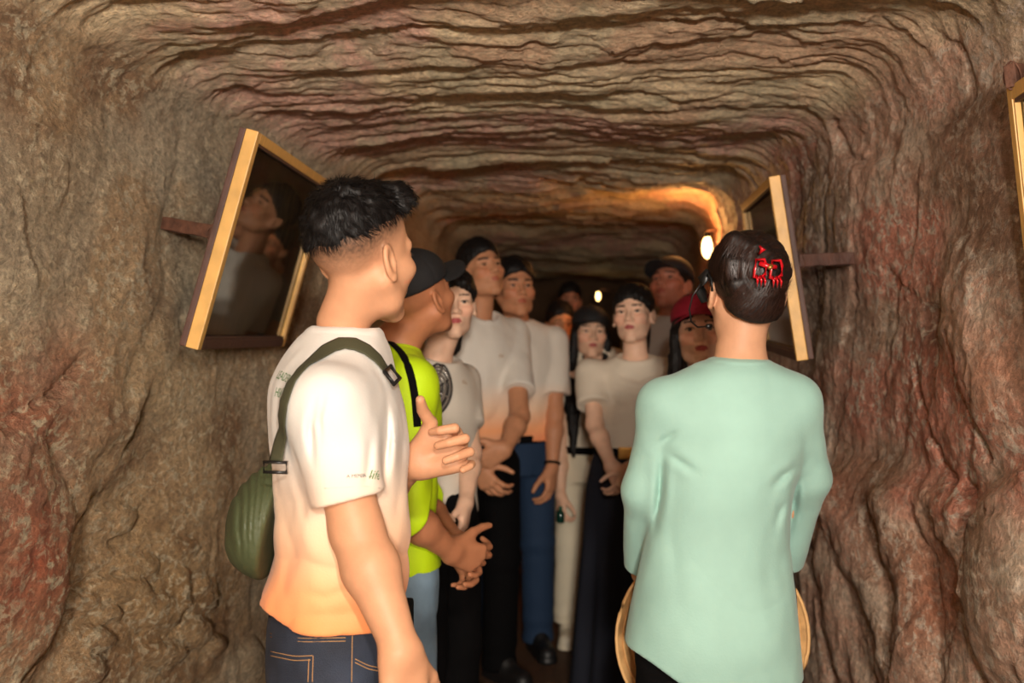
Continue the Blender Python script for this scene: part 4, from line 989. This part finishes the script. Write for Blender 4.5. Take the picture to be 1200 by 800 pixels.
def swirl(q, rg):
    c = np.array([.030, 0, .040]); r = q-c; r[:, 1] = 0
    t = np.stack([-r[:, 2], np.zeros(len(q)), r[:, 0]], -1); t /= np.linalg.norm(t, axis=1)[:, None]+1e-6
    low = (q[:, 2] < -.01)[:, None]
    d = np.where(low, np.stack([(.03-q[:, 0])*6, -.2+0*q[:, 0], .6+0*q[:, 0]], -1), t)
    d = d+rg.randn(len(q), 3)*.10; n_ = q-np.array([0, -.02, .03]); n_ /= np.linalg.norm(n_, axis=1)[:, None]
    d = d-n_*(d*n_).sum(1)[:, None]; d /= np.linalg.norm(d, axis=1)[:, None]+1e-6
    return d, -n_*.28
strands(M, 7000, .030, .00035, swirl, mat('brown_strand', srgb(50, 29, 21), rough=.42, spec=.5), 4, .0010)
# ---------------------------------------------------------------- conical hat held in front of the mint blouse
hc_ = pw(835, 748, 2.30)
hat = empty('conical_hat', tuple(hc_), 0, 'pale woven conical hat held at the hips by the mint blouse woman', 'hat')
palm = mat('palm_leaf', srgb(206, 160, 104), rough=.65, noise=.2, nscale=30, bump=.4, bscale=120); bam = mat('bamboo_hoop', srgb(226, 178, 118), rough=.5)
HR = .222; n_ = 72
rows_ = [(HR, 0), (HR*.75, .04), (HR*.5, .08), (HR*.25, .12), (.004, .162)]
V = []; Q = []
for lay in (0, .003):
    for r_, y_ in rows_:
        for j in range(n_):
            t = 2*PI*j/n_; V.append((math.cos(t)*r_, y_+lay+.0012*(j % 2), math.sin(t)*r_))
for i in range(len(rows_)-1):
    for j in range(n_):
        a, b = i*n_+j, i*n_+(j+1) % n_; Q.append((a, b, b+n_, a+n_)); o_ = len(rows_)*n_; Q.append((a+o_, a+n_+o_, b+n_+o_, b+o_))
link('leaf_cone', npmesh('leaf_cone', V, Q), palm, hat)
for i in range(12):
    r_ = HR*(1-i/12.5); y_ = .16*(1-r_/HR)
    link('hoop', tube('hoop', [(math.cos(t)*r_, y_-.002, math.sin(t)*r_) for t in np.linspace(0, 2*PI, 49)[:-1]], .0042 if i == 0 else .0026, 6, True), bam, hat)
# ---------------------------------------------------------------- green bottle in the hand of the woman in white trousers
gb = pw(657, 603, 4.40)
bot = empty('small_bottle', (gb[0], gb[1], gb[2]-.035), 0, 'small dark green bottle held beside the white trousers', 'bottle')
link('glass', tube('glass', [(0, 0, 0), (0, 0, .004), (0, 0, .045), (0, 0, .056)], [.016, .018, .018, .009], 14), mat('green_glass', srgb(14, 52, 40), rough=.12), bot)
link('cap', tube('cap', [(0, 0, .056), (0, 0, .072)], .0095, 12), mat('cap_green', srgb(30, 84, 60), rough=.4), bot)

# ================================================================ framed display boards hung on the rock
wood = mat('pale_pine', srgb(222, 172, 96), rough=.45, noise=.16, nscale=16, bump=.2, bscale=60, stretch=(6, 1, 1))
wood_d = mat('dark_stained_wood', srgb(84, 56, 46), rough=.6, noise=.3, nscale=16, bump=.4, bscale=60, stretch=(6, 1, 1))
rust = mat('rusty_iron', srgb(96, 62, 46), rough=.75, noise=.4, nscale=40, bump=.7, bscale=90)
glassm = mat('display_glass', srgb(235, 240, 235), rough=.02, trans=1.0)
def picture_mat(name, top, mid, low):
    m = bpy.data.materials.new(name); m.use_nodes = True; nt = m.node_tree; N = nt.nodes; L = nt.links
    tc = N.new('ShaderNodeTexCoord'); mp = N.new('ShaderNodeMapping'); mp.inputs['Scale'].default_value = (7, 7, 1.6); L.new(tc.outputs['Object'], mp.inputs[0])
    n = N.new('ShaderNodeTexNoise'); n.inputs['Scale'].default_value = 3.2; n.inputs['Detail'].default_value = 6; n.inputs['Distortion'].default_value = 1.2; L.new(mp.outputs[0], n.inputs[0])
    cr = N.new('ShaderNodeValToRGB'); e = cr.color_ramp.elements; e[0].position = .35; e[0].color = low; e[1].position = .72; e[1].color = top
    x = e.new(.52); x.color = mid; L.new(n.outputs['Fac'], cr.inputs[0]); L.new(cr.outputs[0], N['Principled BSDF'].inputs['Base Color'])
    N['Principled BSDF'].inputs['Roughness'].default_value = .5; return m
pic = picture_mat('faded_picture', srgb(104, 84, 50), srgb(62, 50, 32), srgb(30, 28, 22))
def board(label, top_near, top_far, bot_near, side, bracket):
    """a glazed frame: corners in world space; side +1 hangs on the left wall (glass looks right), -1 on the right wall"""
    a = Vector(top_near); b = Vector(top_far); c = Vector(bot_near)
    U = (b-a); W = U.length; U.normalize(); Vv = (c-a); Hh = Vv.length; Vv = (Vv-U*Vv.dot(U)).normalized()
    n_ = U.cross(Vv).normalized()
    if n_.x*side < 0: n_ = -n_
    M_ = Matrix((( U.x, n_.x, -Vv.x, a.x), (U.y, n_.y, -Vv.y, a.y), (U.z, n_.z, -Vv.z, a.z), (0, 0, 0, 1)))
    root = bpy.data.objects.new('display_board', None); COL.objects.link(root); root.empty_display_size = .1
    root['label'] = label; root['category'] = 'picture frame'
    root.matrix_world = M_
    T = .030; FW = .024                      # x along the board, y out of the glass, z up (top edge z=0)
    P = lambda nm, lo, hi, m, bev=.002, par=root: link(nm, box_mesh(nm, lo, hi, bev), m, par)
    P('back_panel', (0, -.046, -Hh), (W, -T-.0005, 0), wood_d, .003)
    P('frame_stile', (0, -T, -Hh), (FW, 0, 0), wood); P('frame_stile', (W-FW, -T, -Hh), (W, 0, 0), wood)
    P('frame_rail', (FW, -T, -FW), (W-FW, 0, 0), wood); P('frame_rail', (FW, -T, -Hh), (W-FW, 0, -Hh+FW), wood_d)  # top rail given the pale wood: its lit look is put into the colour
    P('glazing_bead', (FW, -.012, -Hh+FW), (FW+.007, -.002, -FW), wood, .001); P('glazing_bead', (W-FW-.007, -.012, -Hh+FW), (W-FW, -.002, -FW), wood, .001)
    P('glazing_bead', (FW+.007, -.012, -FW-.007), (W-FW-.007, -.002, -FW), wood_d, .001); P('glazing_bead', (FW+.007, -.012, -Hh+FW), (W-FW-.007, -.002, -Hh+FW+.007), wood_d, .001)
    P('picture', (FW, -.026, -Hh+FW), (W-FW, -.022, -FW), pic, 0)
    P('glass_pane', (FW, -.017, -Hh+FW), (W-FW, -.013, -FW), glassm, 0)
    if bracket:
        i3 = M_.inverted()
        p0 = i3@Vector(bracket[0]); p1 = i3@Vector(bracket[1]); d = (p1-p0); L_ = d.length; d.normalize(); w = Vector((0, 0, 1)); s = d.cross(w).normalized(); w = s.cross(d)
        bm = bmesh.new(); bmesh.ops.create_cube(bm, size=1.0)
        hb = bracket[2]
        for v in bm.verts: v.co = p0+d*(v.co.x+.5)*L_+s*v.co.y*.02+w*v.co.z*hb
        bmesh.ops.subdivide_edges(bm, edges=[e for e in bm.edges if abs((e.verts[1].co-e.verts[0].co).normalized().dot(d)) > .9], cuts=5)
        rg = random.Random(3)
        for v in bm.verts: v.co += Vector([rg.uniform(-.0022, .0022) for _ in range(3)])
        bmesh.ops.bevel(bm, geom=bm.edges[:], offset=.0015, segments=1, affect='EDGES')
        me = bpy.data.meshes.new('bracket'); bm.to_mesh(me); bm.free(); link('bracket', me, bracket[3], root)
        wq = M_.inverted()
        link('wire_tie', tube('wire_tie', [p0+d*.01+w*(hb*.5+.004)*math.cos(t)+s*.014*math.sin(t)-d*.004*math.sin(2*t) for t in np.linspace(0, 2*PI, 17)[:-1]], .0018, 6, True), rust, root)
    return root
board('glazed picture board on the left wall above the green bag man', pw(303, 154, 2.30), pw(387, 213, 3.05), pw(232, 410, 2.30), 1,
      (pw(252, 272, 2.37), pw(192, 262, 2.48), .032, rust))
board('glazed picture board on the right wall behind the mint blouse woman', pw(901, 207, 2.71), pw(868, 240, 3.46), pw(934, 423, 2.71), -1,
      (pw(936, 305, 2.73), pw(1000, 303, 2.76), .034, wood_d))
board('glazed picture board cut off at the right edge of the view', pw(1452, -85, 1.00), pw(1179, 104, 1.74), pw(1520, 560, 1.0), -1,
      (pw(1184, 88, 1.70), pw(1216, 92, 1.80), .04, rust))
# ================================================================ lamps further along the tunnel
def wall_lamp(label, loc, r, power, strength, dirx):
    root = empty('wall_lamp', loc, 0, label, 'lamp')
    em = mat('lamp_glass', srgb(255, 214, 140), rough=.4, emit=((1.0, .62, .22, 1), strength)) if strength else None
    bm = bmesh.new(); bmesh.ops.create_uvsphere(bm, u_segments=20, v_segments=14, radius=1.0)
    for v in bm.verts: v.co = Vector((v.co.x*r*.75, v.co.y*r*.75, v.co.z*r*1.6))
    for f in bm.faces: f.smooth = True
    me = bpy.data.meshes.new('bulb_glass'); bm.to_mesh(me); bm.free(); link('bulb_glass', me, em, root)
    link('lamp_base', tube('lamp_base', [(0, 0, r*1.5), (0, 0, r*1.9), (0, 0, r*2.3)], [r*.5, r*.55, r*.3], 14), BLACKCLOTH, root)
    link('bracket_arm', tube('bracket_arm', [(0, 0, r*2.2), (dirx*.05, 0, r*2.5), (dirx*.16, 0, r*2.2)], .008, 8), rust, root)
    for k in range(6):
        t = k*PI/3; link('cage_wire', tube('cage_wire', [(math.cos(t)*r*.55, math.sin(t)*r*.55, r*1.6), (math.cos(t)*r*1.0, math.sin(t)*r*1.0, r*.5), (math.cos(t)*r*.9, math.sin(t)*r*.9, -r*.9), (math.cos(t)*r*.2, math.sin(t)*r*.2, -r*1.75)], .0018, 5), rust, root)
    if power:
        l = bpy.data.lights.new('lamp_light', 'POINT'); l.energy = power; l.color = (1.0, .46, .13); l.shadow_soft_size = r
        o = bpy.data.objects.new('lamp_light', l); COL.objects.link(o); o.parent = root; o.location = (-dirx*.10, -.02, .10)
    return root
lp = pw(829, 290, 5.15)
wall_lamp('bright caged lamp on the right wall beyond the crowd', tuple(lp), .036, 7, 14, 1)
lp2 = pw(701, 347, 9.5)
wall_lamp('tiny distant lamp glowing above the black cap woman', tuple(lp2), .026, 0, 5, 1)
